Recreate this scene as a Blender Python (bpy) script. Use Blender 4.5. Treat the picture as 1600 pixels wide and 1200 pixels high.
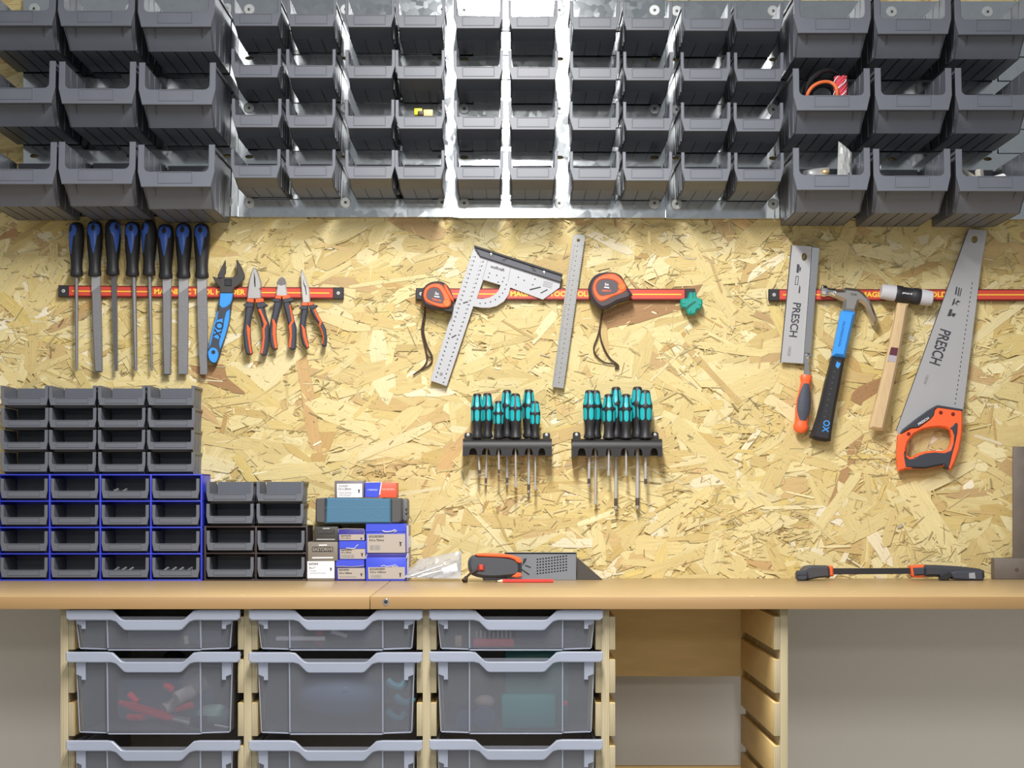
import bpy, bmesh, math, random
import numpy as np
from mathutils import Vector, Matrix
from mathutils.geometry import tessellate_polygon

for o in list(bpy.data.objects):
    bpy.data.objects.remove(o)
SC = bpy.context.scene
COL = SC.collection
rnd = random.Random(7)
R = math.radians

# ------------------------------------------------------------------ camera
FPX, CX, CY = 2550.0, 795.0, 765.0       # focal length and principal point in a 1600x1200 frame
CAM_Y, CAM_Z = -3.5, 1.09
cam_d = bpy.data.cameras.new('camera')
cam = bpy.data.objects.new('camera', cam_d)
COL.objects.link(cam)
cam.location = (0, CAM_Y, CAM_Z)
cam.rotation_euler = (R(90), 0, 0)
cam_d.sensor_width = 36
cam_d.lens = FPX / 1600 * 36
cam_d.shift_x = (800 - CX) / 1600
cam_d.shift_y = (CY - 600) / 1600
cam_d.clip_start = 0.05
SC.camera = cam

# ------------------------------------------------------------------ world, lamps, exposure
SC.view_settings.view_transform = 'Standard'
SC.view_settings.look = 'None'
SC.view_settings.gamma = 1
SC.view_settings.use_curve_mapping = False
SC.view_settings.exposure = 0.0
world = bpy.data.worlds.new('room_light')
SC.world = world
world.use_nodes = True
bg = world.node_tree.nodes['Background']
bg.inputs[0].default_value = (0.93, 0.96, 1.0, 1)
bg.inputs[1].default_value = 0.30
for n, (ly, ln, w) in enumerate(((-1.60, 1.1, 84), (-4.2, 1.2, 72), (-7.9, 1.2, 120))):
    ld = bpy.data.lights.new('ceiling_batten', 'AREA')
    ld.shape = 'RECTANGLE'
    ld.size, ld.size_y = 0.16, ln
    ld.energy = w
    ld.color = (1.0, 0.975, 0.955)
    lo = bpy.data.objects.new('ceiling_batten', ld)
    lo.location = (0.0, ly, 2.42)
    COL.objects.link(lo)

# ------------------------------------------------------------------ materials
def srgb(r, g, b):
    f = lambda c: (c / 255 / 12.92) if c / 255 <= 0.04045 else ((c / 255 + 0.055) / 1.055) ** 2.4
    return (f(r), f(g), f(b))

MATS = {}
def mat(name, rgb, rough=0.5, metal=0.0, var=0.0, vscale=40.0, bump=0.0, bscale=300.0, spec=0.5, stretch=None, coat=0.0):
    if name in MATS:
        return MATS[name]
    m = bpy.data.materials.new(name)
    MATS[name] = m
    m.use_nodes = True
    nt = m.node_tree
    b = nt.nodes['Principled BSDF']
    b.inputs['Base Color'].default_value = (*rgb, 1)
    b.inputs['Roughness'].default_value = rough
    b.inputs['Metallic'].default_value = metal
    b.inputs['Specular IOR Level'].default_value = spec
    b.inputs['Coat Weight'].default_value = coat
    tc = nt.nodes.new('ShaderNodeTexCoord')
    mp = nt.nodes.new('ShaderNodeMapping')
    nt.links.new(tc.outputs['Object'], mp.inputs[0])
    if stretch:
        mp.inputs['Scale'].default_value = stretch
    if var > 0:
        nz = nt.nodes.new('ShaderNodeTexNoise')
        nz.inputs['Scale'].default_value = vscale
        nz.inputs['Detail'].default_value = 4
        nt.links.new(mp.outputs[0], nz.inputs['Vector'])
        mx = nt.nodes.new('ShaderNodeMix')
        mx.data_type = 'RGBA'
        mx.inputs[6].default_value = (*[c * (1 - var) for c in rgb], 1)
        mx.inputs[7].default_value = (*[min(1, c * (1 + var)) for c in rgb], 1)
        nt.links.new(nz.outputs['Fac'], mx.inputs[0])
        nt.links.new(mx.outputs[2], b.inputs['Base Color'])
    if bump > 0:
        n2 = nt.nodes.new('ShaderNodeTexNoise')
        n2.inputs['Scale'].default_value = bscale
        n2.inputs['Detail'].default_value = 3
        nt.links.new(mp.outputs[0], n2.inputs['Vector'])
        bp = nt.nodes.new('ShaderNodeBump')
        bp.inputs['Strength'].default_value = bump
        bp.inputs['Distance'].default_value = 0.001
        nt.links.new(n2.outputs['Fac'], bp.inputs['Height'])
        nt.links.new(bp.outputs[0], b.inputs['Normal'])
    return m

def strand_mat():
    m = bpy.data.materials.new('oriented_strand_board')
    m.use_nodes = True
    nt = m.node_tree
    L = nt.links.new
    b = nt.nodes['Principled BSDF']
    b.inputs['Roughness'].default_value = 0.55
    b.inputs['Specular IOR Level'].default_value = 0.3
    at = nt.nodes.new('ShaderNodeAttribute'); at.attribute_name = 'strand'
    uv = nt.nodes.new('ShaderNodeUVMap'); uv.uv_map = 'grain'
    mp = nt.nodes.new('ShaderNodeMapping'); mp.inputs['Scale'].default_value = (18, 520, 1)
    L(uv.outputs[0], mp.inputs[0])
    nz = nt.nodes.new('ShaderNodeTexNoise'); nz.inputs['Scale'].default_value = 1.0; nz.inputs['Detail'].default_value = 5
    L(mp.outputs[0], nz.inputs['Vector'])
    rp = nt.nodes.new('ShaderNodeMapRange')
    rp.inputs[1].default_value = 0.3; rp.inputs[2].default_value = 0.72; rp.inputs[3].default_value = 0.82; rp.inputs[4].default_value = 1.07
    L(nz.outputs['Fac'], rp.inputs[0])
    mul = nt.nodes.new('ShaderNodeVectorMath'); mul.operation = 'SCALE'
    L(at.outputs['Color'], mul.inputs[0]); L(rp.outputs[0], mul.inputs['Scale'])
    tc = nt.nodes.new('ShaderNodeTexCoord')
    sp = nt.nodes.new('ShaderNodeTexNoise'); sp.inputs['Scale'].default_value = 190; sp.inputs['Detail'].default_value = 2
    L(tc.outputs['Object'], sp.inputs['Vector'])
    r2 = nt.nodes.new('ShaderNodeMapRange')
    r2.inputs[1].default_value = 0.27; r2.inputs[2].default_value = 0.34; r2.inputs[3].default_value = 0.5; r2.inputs[4].default_value = 1.0
    L(sp.outputs['Fac'], r2.inputs[0])
    m2 = nt.nodes.new('ShaderNodeVectorMath'); m2.operation = 'SCALE'
    L(mul.outputs[0], m2.inputs[0]); L(r2.outputs[0], m2.inputs['Scale'])
    L(m2.outputs[0], b.inputs['Base Color'])
    bp = nt.nodes.new('ShaderNodeBump'); bp.inputs['Strength'].default_value = 0.25; bp.inputs['Distance'].default_value = 0.001
    L(nz.outputs['Fac'], bp.inputs['Height'])
    L(bp.outputs[0], b.inputs['Normal'])
    return m

def steel_mat(name, rgb, rough, vscale=60, var=0.06, rvar=0.06):
    m = mat(name, rgb, rough, 1.0, var=var, vscale=vscale)
    nt = m.node_tree
    tc = nt.nodes.new('ShaderNodeTexCoord')
    v = nt.nodes.new('ShaderNodeTexVoronoi'); v.inputs['Scale'].default_value = vscale
    nt.links.new(tc.outputs['Object'], v.inputs['Vector'])
    r = nt.nodes.new('ShaderNodeMapRange'); r.inputs[3].default_value = rough - rvar; r.inputs[4].default_value = rough + rvar
    sep = nt.nodes.new('ShaderNodeSeparateColor')
    nt.links.new(v.outputs['Color'], sep.inputs[0])
    nt.links.new(sep.outputs[0], r.inputs[0])
    nt.links.new(r.outputs[0], nt.nodes['Principled BSDF'].inputs['Roughness'])
    return m

def clear_mat(name, rgb, clear, gloss_rough=0.3):
    """translucent plastic: part of the light goes straight through, part scatters"""
    m = bpy.data.materials.new(name)
    m.use_nodes = True
    nt = m.node_tree
    nt.nodes.remove(nt.nodes['Principled BSDF'])
    out = nt.nodes['Material Output']
    tr = nt.nodes.new('ShaderNodeBsdfTransparent'); tr.inputs[0].default_value = (0.96, 0.97, 1.0, 1)
    df = nt.nodes.new('ShaderNodeBsdfDiffuse'); df.inputs[0].default_value = (*rgb, 1)
    tl = nt.nodes.new('ShaderNodeBsdfTranslucent'); tl.inputs[0].default_value = (*rgb, 1)
    gl = nt.nodes.new('ShaderNodeBsdfGlossy'); gl.inputs['Roughness'].default_value = gloss_rough
    m1 = nt.nodes.new('ShaderNodeMixShader'); m1.inputs[0].default_value = 0.45
    m2 = nt.nodes.new('ShaderNodeMixShader'); m2.inputs[0].default_value = clear
    fr = nt.nodes.new('ShaderNodeFresnel'); fr.inputs[0].default_value = 1.35
    m3 = nt.nodes.new('ShaderNodeMixShader')
    L = nt.links.new
    L(df.outputs[0], m1.inputs[1]); L(tl.outputs[0], m1.inputs[2])
    L(m1.outputs[0], m2.inputs[1]); L(tr.outputs[0], m2.inputs[2])
    L(fr.outputs[0], m3.inputs[0]); L(m2.outputs[0], m3.inputs[1]); L(gl.outputs[0], m3.inputs[2])
    L(m3.outputs[0], out.inputs[0])
    return m

def ply_edge_mat():
    m = mat('plywood_edge', (0.62, 0.50, 0.28), 0.6)
    nt = m.node_tree
    L = nt.links.new
    b = nt.nodes['Principled BSDF']
    tc = nt.nodes.new('ShaderNodeTexCoord')
    sx = nt.nodes.new('ShaderNodeSeparateXYZ'); L(tc.outputs['Object'], sx.inputs[0])
    nz = nt.nodes.new('ShaderNodeTexNoise'); nz.inputs['Scale'].default_value = 25; nz.inputs['Detail'].default_value = 5
    L(tc.outputs['Object'], nz.inputs['Vector'])
    a = nt.nodes.new('ShaderNodeMath'); a.operation = 'MULTIPLY_ADD'; a.inputs[1].default_value = 0.003
    L(nz.outputs['Fac'], a.inputs[0]); L(sx.outputs[0], a.inputs[2])
    s = nt.nodes.new('ShaderNodeMath'); s.operation = 'MULTIPLY'; s.inputs[1].default_value = 2200
    L(a.outputs[0], s.inputs[0])
    si = nt.nodes.new('ShaderNodeMath'); si.operation = 'SINE'; L(s.outputs[0], si.inputs[0])
    mr = nt.nodes.new('ShaderNodeMapRange'); mr.inputs[1].default_value = -1; mr.inputs[2].default_value = 1
    L(si.outputs[0], mr.inputs[0])
    mx = nt.nodes.new('ShaderNodeMix'); mx.data_type = 'RGBA'
    mx.inputs[6].default_value = (0.27, 0.22, 0.125, 1); mx.inputs[7].default_value = (0.50, 0.43, 0.27, 1)
    L(mr.outputs[0], mx.inputs[0])
    L(mx.outputs[2], b.inputs['Base Color'])
    return m

def scratches(m):
    nt = m.node_tree
    L = nt.links.new
    b = nt.nodes['Principled BSDF']
    src = b.inputs['Base Color'].links[0].from_socket
    tc = nt.nodes.new('ShaderNodeTexCoord')
    mp = nt.nodes.new('ShaderNodeMapping'); mp.inputs['Scale'].default_value = (9, 120, 1); mp.inputs['Rotation'].default_value = (0, 0, 0.03)
    L(tc.outputs['Object'], mp.inputs[0])
    n = nt.nodes.new('ShaderNodeTexNoise'); n.inputs['Scale'].default_value = 2.0; n.inputs['Detail'].default_value = 6
    L(mp.outputs[0], n.inputs['Vector'])
    r = nt.nodes.new('ShaderNodeMapRange'); r.inputs[1].default_value = 0.66; r.inputs[2].default_value = 0.72; r.inputs[4].default_value = 0.55
    L(n.outputs['Fac'], r.inputs[0])
    v = nt.nodes.new('ShaderNodeTexNoise'); v.inputs['Scale'].default_value = 55; v.inputs['Detail'].default_value = 2
    L(tc.outputs['Object'], v.inputs['Vector'])
    r2 = nt.nodes.new('ShaderNodeMapRange'); r2.inputs[1].default_value = 0.72; r2.inputs[2].default_value = 0.76; r2.inputs[4].default_value = 0.8
    L(v.outputs['Fac'], r2.inputs[0])
    mxm = nt.nodes.new('ShaderNodeMath'); mxm.operation = 'MAXIMUM'; L(r.outputs[0], mxm.inputs[0]); L(r2.outputs[0], mxm.inputs[1])
    mx = nt.nodes.new('ShaderNodeMix'); mx.data_type = 'RGBA'; mx.inputs[7].default_value = (0.62, 0.55, 0.45, 1)
    L(mxm.outputs[0], mx.inputs[0]); L(src, mx.inputs[6]); L(mx.outputs[2], b.inputs['Base Color'])

M_PLASTIC = mat('grey_bin_plastic', (0.116, 0.126, 0.150), 0.42, bump=0.12, bscale=500, var=0.06, vscale=30)
M_ZINC = steel_mat('galvanised_sheet', (0.60, 0.64, 0.66), 0.12, vscale=70, var=0.10, rvar=0.03)
M_WASHER = mat('zinc_washer', (0.60, 0.63, 0.62), 0.35, 0.45)
M_PALE = mat('pale_satin_steel', (0.55, 0.54, 0.52), 0.32, 0.35)
M_SCREW = mat('dark_screw', (0.12, 0.12, 0.11), 0.4, 0.8)
M_STEEL = steel_mat('brushed_steel', (0.36, 0.36, 0.365), 0.36, vscale=120, var=0.05, rvar=0.03)
M_BLADE = mat('saw_blade_steel', (0.50, 0.50, 0.51), 0.34, 0.45, var=0.05, vscale=20, stretch=(1, 1, 1))
M_SHAFT = mat('satin_shaft_steel', (0.50, 0.49, 0.48), 0.38, 0.35)
M_CAPW = mat('translucent_white_nylon', (0.52, 0.52, 0.55), 0.4)
M_CHROME = mat('polished_steel', (0.78, 0.78, 0.78), 0.18, 1.0)
M_FILE = mat('file_steel', (0.22, 0.22, 0.23), 0.45, 0.5, var=0.12, vscale=250, bump=0.5, bscale=900)
M_FILEBARE = mat('file_shoulder_steel', (0.42, 0.42, 0.43), 0.4, 0.6)
M_BLACK = mat('black_rubber', (0.018, 0.018, 0.021), 0.5)
M_NAVY = mat('dark_slate_rubber', (0.045, 0.05, 0.068), 0.55, bump=0.1, bscale=700)
M_BLUE = mat('blue_grip', (0.05, 0.14, 0.58), 0.35)
M_SKY = mat('bright_blue_grip', (0.045, 0.30, 0.80), 0.4)
M_ORANGE = mat('orange_plastic', (0.85, 0.13, 0.035), 0.4)
M_RED = mat('red_enamel', (0.60, 0.070, 0.042), 0.32)
M_DRED = mat('dark_red_edge', (0.16, 0.008, 0.008), 0.4)
M_YELLOW = mat('yellow_print', (0.90, 0.60, 0.05), 0.5)
M_TEAL = mat('teal_grip', (0.012, 0.42, 0.46), 0.4)
M_GREEN = mat('green_teal_plastic', (0.010, 0.30, 0.24), 0.35)
M_WHITE = mat('white_plastic', (0.78, 0.78, 0.80), 0.4)
M_PAPER = mat('white_label_paper', (0.62, 0.61, 0.60), 0.6)
M_PAPER2 = mat('buff_label_paper', (0.42, 0.37, 0.32), 0.6)
M_INK = mat('black_ink', (0.02, 0.02, 0.022), 0.5)
M_GREYINK = mat('grey_ink', (0.22, 0.22, 0.23), 0.5)
M_CARD = mat('blue_card', (0.045, 0.075, 0.62), 0.42)
M_CARD2 = mat('dark_blue_card', (0.035, 0.03, 0.25), 0.45)
M_CARDRED = mat('red_card', (0.80, 0.10, 0.05), 0.45)
M_CARDIN = mat('grey_card_edge', (0.42, 0.38, 0.40), 0.7)
M_OLIVE = mat('brown_grey_card', (0.21, 0.185, 0.15), 0.5)
M_CHAR = mat('charcoal_card', (0.045, 0.043, 0.04), 0.5)
M_CASE = mat('teal_blue_case_plastic', (0.056, 0.160, 0.265), 0.5, bump=0.4, bscale=250)
M_FRAMEBLUE = mat('blue_cabinet_plastic', (0.035, 0.055, 0.60), 0.4)
M_FRAMEBROWN = mat('dark_brown_cabinet_plastic', (0.040, 0.026, 0.026), 0.5)
M_TOP = mat('beech_worktop', (0.43, 0.30, 0.145), 0.36, var=0.10, vscale=6, stretch=(1, 8, 8), bump=0.05)
scratches(M_TOP)
M_TOPEDGE = mat('beech_edge_band', (0.33, 0.20, 0.082), 0.42, var=0.08, vscale=8, stretch=(1, 1, 9))
M_PLY = mat('birch_plywood', (0.74, 0.53, 0.22), 0.6, var=0.14, vscale=12, stretch=(1, 1, 5))
M_PLYEDGE = ply_edge_mat()
M_WALL = mat('grey_painted_plaster', (0.80, 0.765, 0.695), 0.8, bump=0.2, bscale=150)
M_FLOOR = mat('grey_concrete', (0.33, 0.32, 0.30), 0.7, var=0.15, vscale=5)
M_TRAY = clear_mat('frosted_tray_plastic', (0.48, 0.505, 0.56), 0.72, 0.35)
M_RIM = clear_mat('frosted_rim_plastic', (0.62, 0.67, 0.79), 0.32, 0.3)
M_BAG = clear_mat('clear_bag_plastic', (0.80, 0.80, 0.80), 0.50, 0.12)
M_BAG2 = clear_mat('milky_bag_plastic', (0.82, 0.84, 0.82), 0.30, 0.15)
M_WOOD = mat('ash_handle_wood', (0.58, 0.42, 0.235), 0.45, var=0.16, vscale=30, stretch=(6, 6, 1))
M_RUST = mat('dull_brown_steel', (0.16, 0.135, 0.115), 0.55, 0.3, var=0.25, vscale=30)
M_CORD = mat('brown_cord', (0.045, 0.022, 0.012), 0.7)
M_GREYPLATE = mat('grey_rasp_plate', (0.20, 0.215, 0.24), 0.45, 0.2)
M_MARK = mat('label_maroon', (0.10, 0.02, 0.035), 0.5)

# ------------------------------------------------------------------ object helpers
ROOTLOC = {}
def thing(name, label, cat, loc, group=None):
    o = bpy.data.objects.new(name, None)
    o.empty_display_size = 0.02
    COL.objects.link(o)
    o.location = loc
    o['label'] = label
    o['category'] = cat
    if group:
        o['group'] = group
    ROOTLOC[o.name] = Vector(loc)
    return o

def link(name, me, material, parent, label=None, angle=35):
    """link a mesh (in world coordinates) as one part of its parent"""
    if parent is not None:
        off = ROOTLOC[parent.name]
        me.transform(Matrix.Translation(-off))
    me.materials.clear()
    me.materials.append(material)
    me.shade_smooth()
    me.set_sharp_from_angle(angle=R(angle))
    o = bpy.data.objects.new(name, me)
    COL.objects.link(o)
    if parent is not None:
        o.parent = parent
        ROOTLOC[o.name] = ROOTLOC[parent.name]
    if label:
        o['label'] = label
    return o

def retag(root, label):
    root['label'] = label

def dup(root, loc, label, rz=0.0):
    r = root.copy(); COL.objects.link(r); r.location = loc; r.rotation_euler = (0, 0, rz); r['label'] = label
    for ch in list(root.children):
        c = ch.copy(); COL.objects.link(c); c.parent = r
        for g in ch.children:
            d = g.copy(); COL.objects.link(d); d.parent = c
    return r

def px(x, y, depth):
    """the point at that distance in front of the wall which a frame position looks at"""
    d = depth - CAM_Y
    return Vector(((x - CX) * d / FPX, depth, CAM_Z - (y - CY) * d / FPX))

class Crop:
    def __init__(s, ox, oy, k):
        s.ox, s.oy, s.k = ox, oy, k
    def p(s, x, y, depth):
        return px(s.ox + x / s.k, s.oy + y / s.k, depth)
    def len(s, n, depth=0.0):
        return n / s.k * (depth - CAM_Y) / FPX

FULL = Crop(0, 0, 1)

class MB:
    """collects shapes for ONE mesh"""
    def __init__(s):
        s.v, s.f = [], []
    def add(s, vs, fs):
        n = len(s.v)
        s.v.extend([tuple(v) for v in vs])
        s.f.extend([tuple(i + n for i in f) for f in fs])
    def box(s, x0, x1, y0, y1, z0, z1, bev=0.0):
        if bev <= 0:
            vs = [(x, y, z) for x in (x0, x1) for y in (y0, y1) for z in (z0, z1)]
            s.add(vs, [(0, 1, 3, 2), (4, 6, 7, 5), (0, 4, 5, 1), (2, 3, 7, 6), (0, 2, 6, 4), (1, 5, 7, 3)])
            return
        bm = bmesh.new()
        bmesh.ops.create_cube(bm, size=1)
        for v in bm.verts:
            v.co = Vector(((x0 + x1) / 2 + v.co.x * (x1 - x0), (y0 + y1) / 2 + v.co.y * (y1 - y0), (z0 + z1) / 2 + v.co.z * (z1 - z0)))
        bmesh.ops.bevel(bm, geom=bm.edges[:], offset=bev, segments=2, affect='EDGES', profile=0.5)
        bm.verts.index_update()
        s.add([v.co.copy() for v in bm.verts], [tuple(v.index for v in f.verts) for f in bm.faces])
        bm.free()
    def plate(s, loops, yf, yb, bev=0.0, yfun=None):
        """loops: outline then holes, each a list of (x,z) world; from yf (front, toward the camera) to yb"""
        rings = []
        for k, lp in enumerate(loops):
            lp = [Vector((p[0], p[1])) for p in lp]
            a = sum(lp[i].x * lp[(i + 1) % len(lp)].y - lp[(i + 1) % len(lp)].x * lp[i].y for i in range(len(lp)))
            if (a > 0) != (k == 0):
                lp.reverse()
            rings.append(lp)
        def inset(lp, d):
            n = len(lp); out = []
            for i in range(n):
                p0, p1, p2 = lp[i - 1], lp[i], lp[(i + 1) % n]
                e1 = (p1 - p0); e2 = (p2 - p1)
                if e1.length < 1e-9 or e2.length < 1e-9:
                    out.append(p1.copy()); continue
                e1.normalize(); e2.normalize()
                n1 = Vector((-e1.y, e1.x)); n2 = Vector((-e2.y, e2.x))
                m = n1 + n2
                if m.length < 1e-6:
                    m = n1
                m.normalize()
                c = max(0.45, m.dot(n1))
                out.append(p1 + m * (d / c))
            return out
        base = len(s.v)
        V, Fc = [], []
        lev = []
        for lp in rings:
            ins = inset(lp, bev) if bev > 0 else lp
            i0 = len(V)
            n = len(lp)
            V += [(p.x, yf, p.y) for p in ins]
            if bev > 0:
                V += [(p.x, yf + bev, p.y) for p in lp]
            V += [(p.x, yb, p.y) for p in lp]
            lev.append((i0, n))
            rows = 3 if bev > 0 else 2
            for r in range(rows - 1):
                for i in range(n):
                    j = (i + 1) % n
                    Fc.append((i0 + r * n + i, i0 + r * n + j, i0 + (r + 1) * n + j, i0 + (r + 1) * n + i))
        fr = []
        for (i0, n) in lev:
            fr.append([Vector((V[i0 + i][0], V[i0 + i][2], 0)) for i in range(n)])
        idx = []
        for (i0, n) in lev:
            idx += list(range(i0, i0 + n))
        tris = tessellate_polygon(fr)
        rows = 3 if bev > 0 else 2
        back = []
        for (i0, n) in lev:
            back += list(range(i0 + (rows - 1) * n, i0 + rows * n))
        for t in tris:
            a, b, c = (idx[i] for i in t)
            pa, pb, pc = (Vector((V[i][0], V[i][2])) for i in (a, b, c))
            ar = (pb - pa).cross(pc - pa)
            if abs(ar) < 1e-14:
                continue
            t2 = tuple(back[i] for i in t)
            if ar > 0:
                Fc.append((a, b, c)); Fc.append((t2[0], t2[2], t2[1]))
            else:
                Fc.append((a, c, b)); Fc.append((t2[0], t2[1], t2[2]))
        if yfun:
            V = [(x, y + yfun(x, z), z) for (x, y, z) in V]
        s.add(V, Fc)
    def tube(s, pts, r, n=8, closed=False, flat=None):
        """round (or flattened) sweep along points; r a number or a list"""
        pts = [Vector(p) for p in pts]
        m = len(pts)
        rr = r if isinstance(r, (list, tuple)) else [r] * m
        V, Fc = [], []
        up = Vector((0, -1, 0))
        for i, p in enumerate(pts):
            a = pts[(i - 1) % m] if (closed or i > 0) else p
            b = pts[(i + 1) % m] if (closed or i < m - 1) else p
            t = (b - a).normalized() if (b - a).length > 1e-9 else Vector((0, 0, 1))
            u = t.cross(up)
            if u.length < 1e-4:
                u = t.cross(Vector((1, 0, 0)))
            u.normalize()
            w = u.cross(t).normalized()
            fw = rr[i] if flat is None else flat
            for k in range(n):
                an = 2 * math.pi * k / n
                V.append(p + u * (math.cos(an) * rr[i]) + w * (math.sin(an) * fw))
        for i in range(m if closed else m - 1):
            for k in range(n):
                a = i * n + k; b = i * n + (k + 1) % n
                j = (i + 1) % m
                Fc.append((a, b, j * n + (k + 1) % n, j * n + k))
        if not closed:
            Fc.append(tuple(range(n - 1, -1, -1)))
            Fc.append(tuple((m - 1) * n + k for k in range(n)))
        s.add(V, Fc)
    def lathe(s, p0, p1, prof, n=20, sq=1.0):
        """prof: (t along p0->p1, radius); sq squashes the depth direction"""
        p0, p1 = Vector(p0), Vector(p1)
        t = (p1 - p0).normalized()
        up = Vector((0, -1, 0))
        u = t.cross(up)
        if u.length < 1e-3:
            u = t.cross(Vector((0, 0, 1)))
        u.normalize(); w = u.cross(t).normalized()
        V, Fc = [], []
        for (q, r) in prof:
            c = p0.lerp(p1, q)
            for k in range(n):
                an = 2 * math.pi * k / n
                V.append(c + u * (math.cos(an) * r) + w * (math.sin(an) * r * sq))
        m = len(prof)
        for i in range(m - 1):
            for k in range(n):
                a = i * n + k; b = i * n + (k + 1) % n
                Fc.append((a, b, b + n, a + n))
        Fc.append(tuple(range(n - 1, -1, -1)))
        Fc.append(tuple((m - 1) * n + k for k in range(n)))
        s.add(V, Fc)
    def patch(s, p0, p1, prof, t0, t1, width, phi, sq=1.0, off=0.0004, nt_=14, na=8):
        """a skin lying on a lathe: between t0 and t1, half width width(q) radians around angle phi"""
        p0, p1 = Vector(p0), Vector(p1)
        t = (p1 - p0).normalized()
        u = t.cross(Vector((0, -1, 0)))
        if u.length < 1e-3:
            u = t.cross(Vector((0, 0, 1)))
        u.normalize(); w = u.cross(t).normalized()
        def rad(q):
            for (a, ra), (b, rb) in zip(prof, prof[1:]):
                if a <= q <= b:
                    return ra + (rb - ra) * ((q - a) / max(1e-9, b - a))
            return prof[-1][1]
        V, Fc = [], []
        for lay, o in ((0, off), (1, -off)):
            for i in range(nt_ + 1):
                e = i / nt_
                q = t0 + (t1 - t0) * e
                hw = max(0.001, width(e))
                r = rad(q) + o
                c = p0.lerp(p1, q)
                for k in range(na + 1):
                    an = phi + hw * (2 * k / na - 1)
                    V.append(c + u * (math.cos(an) * r) + w * (math.sin(an) * r * sq))
        W = na + 1
        for i in range(nt_):
            for k in range(na):
                a = i * W + k
                Fc.append((a, a + 1, a + W + 1, a + W))
        N = (nt_ + 1) * W
        for i in range(nt_):
            Fc.append((i * W, (i + 1) * W, N + (i + 1) * W, N + i * W))
            Fc.append((i * W + na, N + i * W + na, N + (i + 1) * W + na, (i + 1) * W + na))
        s.add(V, Fc)
    def ball(s, c, rx, ry, rz, n=12, m=8):
        V, Fc = [], []
        for i in range(m + 1):
            th = math.pi * i / m
            for k in range(n):
                an = 2 * math.pi * k / n
                V.append((c[0] + rx * math.sin(th) * math.cos(an), c[1] + ry * math.sin(th) * math.sin(an), c[2] + rz * math.cos(th)))
        for i in range(m):
            for k in range(n):
                a = i * n + k; b = i * n + (k + 1) % n
                Fc.append((a, a + n, b + n, b))
        s.add(V, Fc)
    def mesh(s, name, weld=True):
        me = bpy.data.meshes.new(name)
        me.from_pydata(s.v, [], s.f)
        bm = bmesh.new(); bm.from_mesh(me)
        if weld:
            bmesh.ops.remove_doubles(bm, verts=bm.verts, dist=1e-6)
        bmesh.ops.recalc_face_normals(bm, faces=bm.faces)
        bm.to_mesh(me); bm.free()
        return me
    def build(s, name, material, parent, label=None, angle=35):
        return link(name, s.mesh(name), material, parent, label, angle)

def smooth(pts, n=5):
    """closed Catmull-Rom through the points"""
    out = []
    m = len(pts)
    for i in range(m):
        p0, p1, p2, p3 = (Vector(pts[(i + k) % m]) for k in (-1, 0, 1, 2))
        for j in range(n):
            t = j / n
            out.append(tuple(0.5 * ((2 * p1) + (p2 - p0) * t + (2 * p0 - 5 * p1 + 4 * p2 - p3) * t * t + (3 * p1 - p0 - 3 * p2 + p3) * t ** 3)))
    return out

def spath(pts, n=6):
    """open Catmull-Rom"""
    P = [Vector(p) for p in pts]
    P = [P[0] * 2 - P[1]] + P + [P[-1] * 2 - P[-2]]
    out = []
    for i in range(1, len(P) - 2):
        p0, p1, p2, p3 = P[i - 1:i + 3]
        for j in range(n):
            t = j / n
            out.append(0.5 * ((2 * p1) + (p2 - p0) * t + (2 * p0 - 5 * p1 + 4 * p2 - p3) * t * t + (3 * p1 - p0 - 3 * p2 + p3) * t ** 3))
    out.append(P[-2])
    return out

def circle(cx, cz, rx, rz=None, n=20, a0=0.0):
    rz = rx if rz is None else rz
    return [(cx + rx * math.cos(a0 + 2 * math.pi * k / n), cz + rz * math.sin(a0 + 2 * math.pi * k / n)) for k in range(n)]

def loop(crop, pts, depth, sm=0):
    if sm:
        pts = smooth(pts, sm)
    out = []
    for p in pts:
        w = crop.p(p[0], p[1], depth)
        out.append((w.x, w.z))
    return out

def plate(name, crop, pts, yf, yb, material, parent, bev=0.0, holes=(), sm=0, label=None):
    mb = MB()
    mb.plate([loop(crop, pts, yf, sm)] + [loop(crop, h, yf, sm) for h in holes], yf, yb, bev)
    return mb.build(name, material, parent, label)

def text_loops(body, size, extrude=0.0002, bold=0.018):
    cu = bpy.data.curves.new('lettering', 'FONT')
    cu.body = body
    cu.size = size
    cu.extrude = extrude
    cu.align_x = 'CENTER'
    cu.align_y = 'CENTER'
    if bold:
        cu.offset = size * bold
    cu.resolution_u = 3
    ob = bpy.data.objects.new('lettering', cu)
    me = bpy.data.meshes.new_from_object(ob)
    bpy.data.objects.remove(ob); bpy.data.curves.remove(cu)
    return me

def text(body, c, height, material, parent, rot=0.0, width=None, bold=0.018, name='lettering', normal='y'):
    """letters standing on a surface: c centre, height = capital height, rot in the picture plane (degrees, ccw)"""
    me = text_loops(body, height / 0.70, bold=bold)
    if width and len(me.vertices):
        xs = [v.co.x for v in me.vertices]
        k = width / (max(xs) - min(xs))
        me.transform(Matrix.Diagonal((k, 1, 1, 1)))
    Rm = Matrix.Rotation(R(rot), 4, 'Z')
    T = Matrix.Rotation(R(90), 4, 'X')
    me.transform(Matrix.Translation(Vector(c)) @ T @ Rm)
    return link(name, me, material, parent)
# ================================================================== the setting
def structure(name, me, material, angle=30):
    o = link(name, me, material, None, angle=angle)
    o['kind'] = 'structure'
    return o

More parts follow.
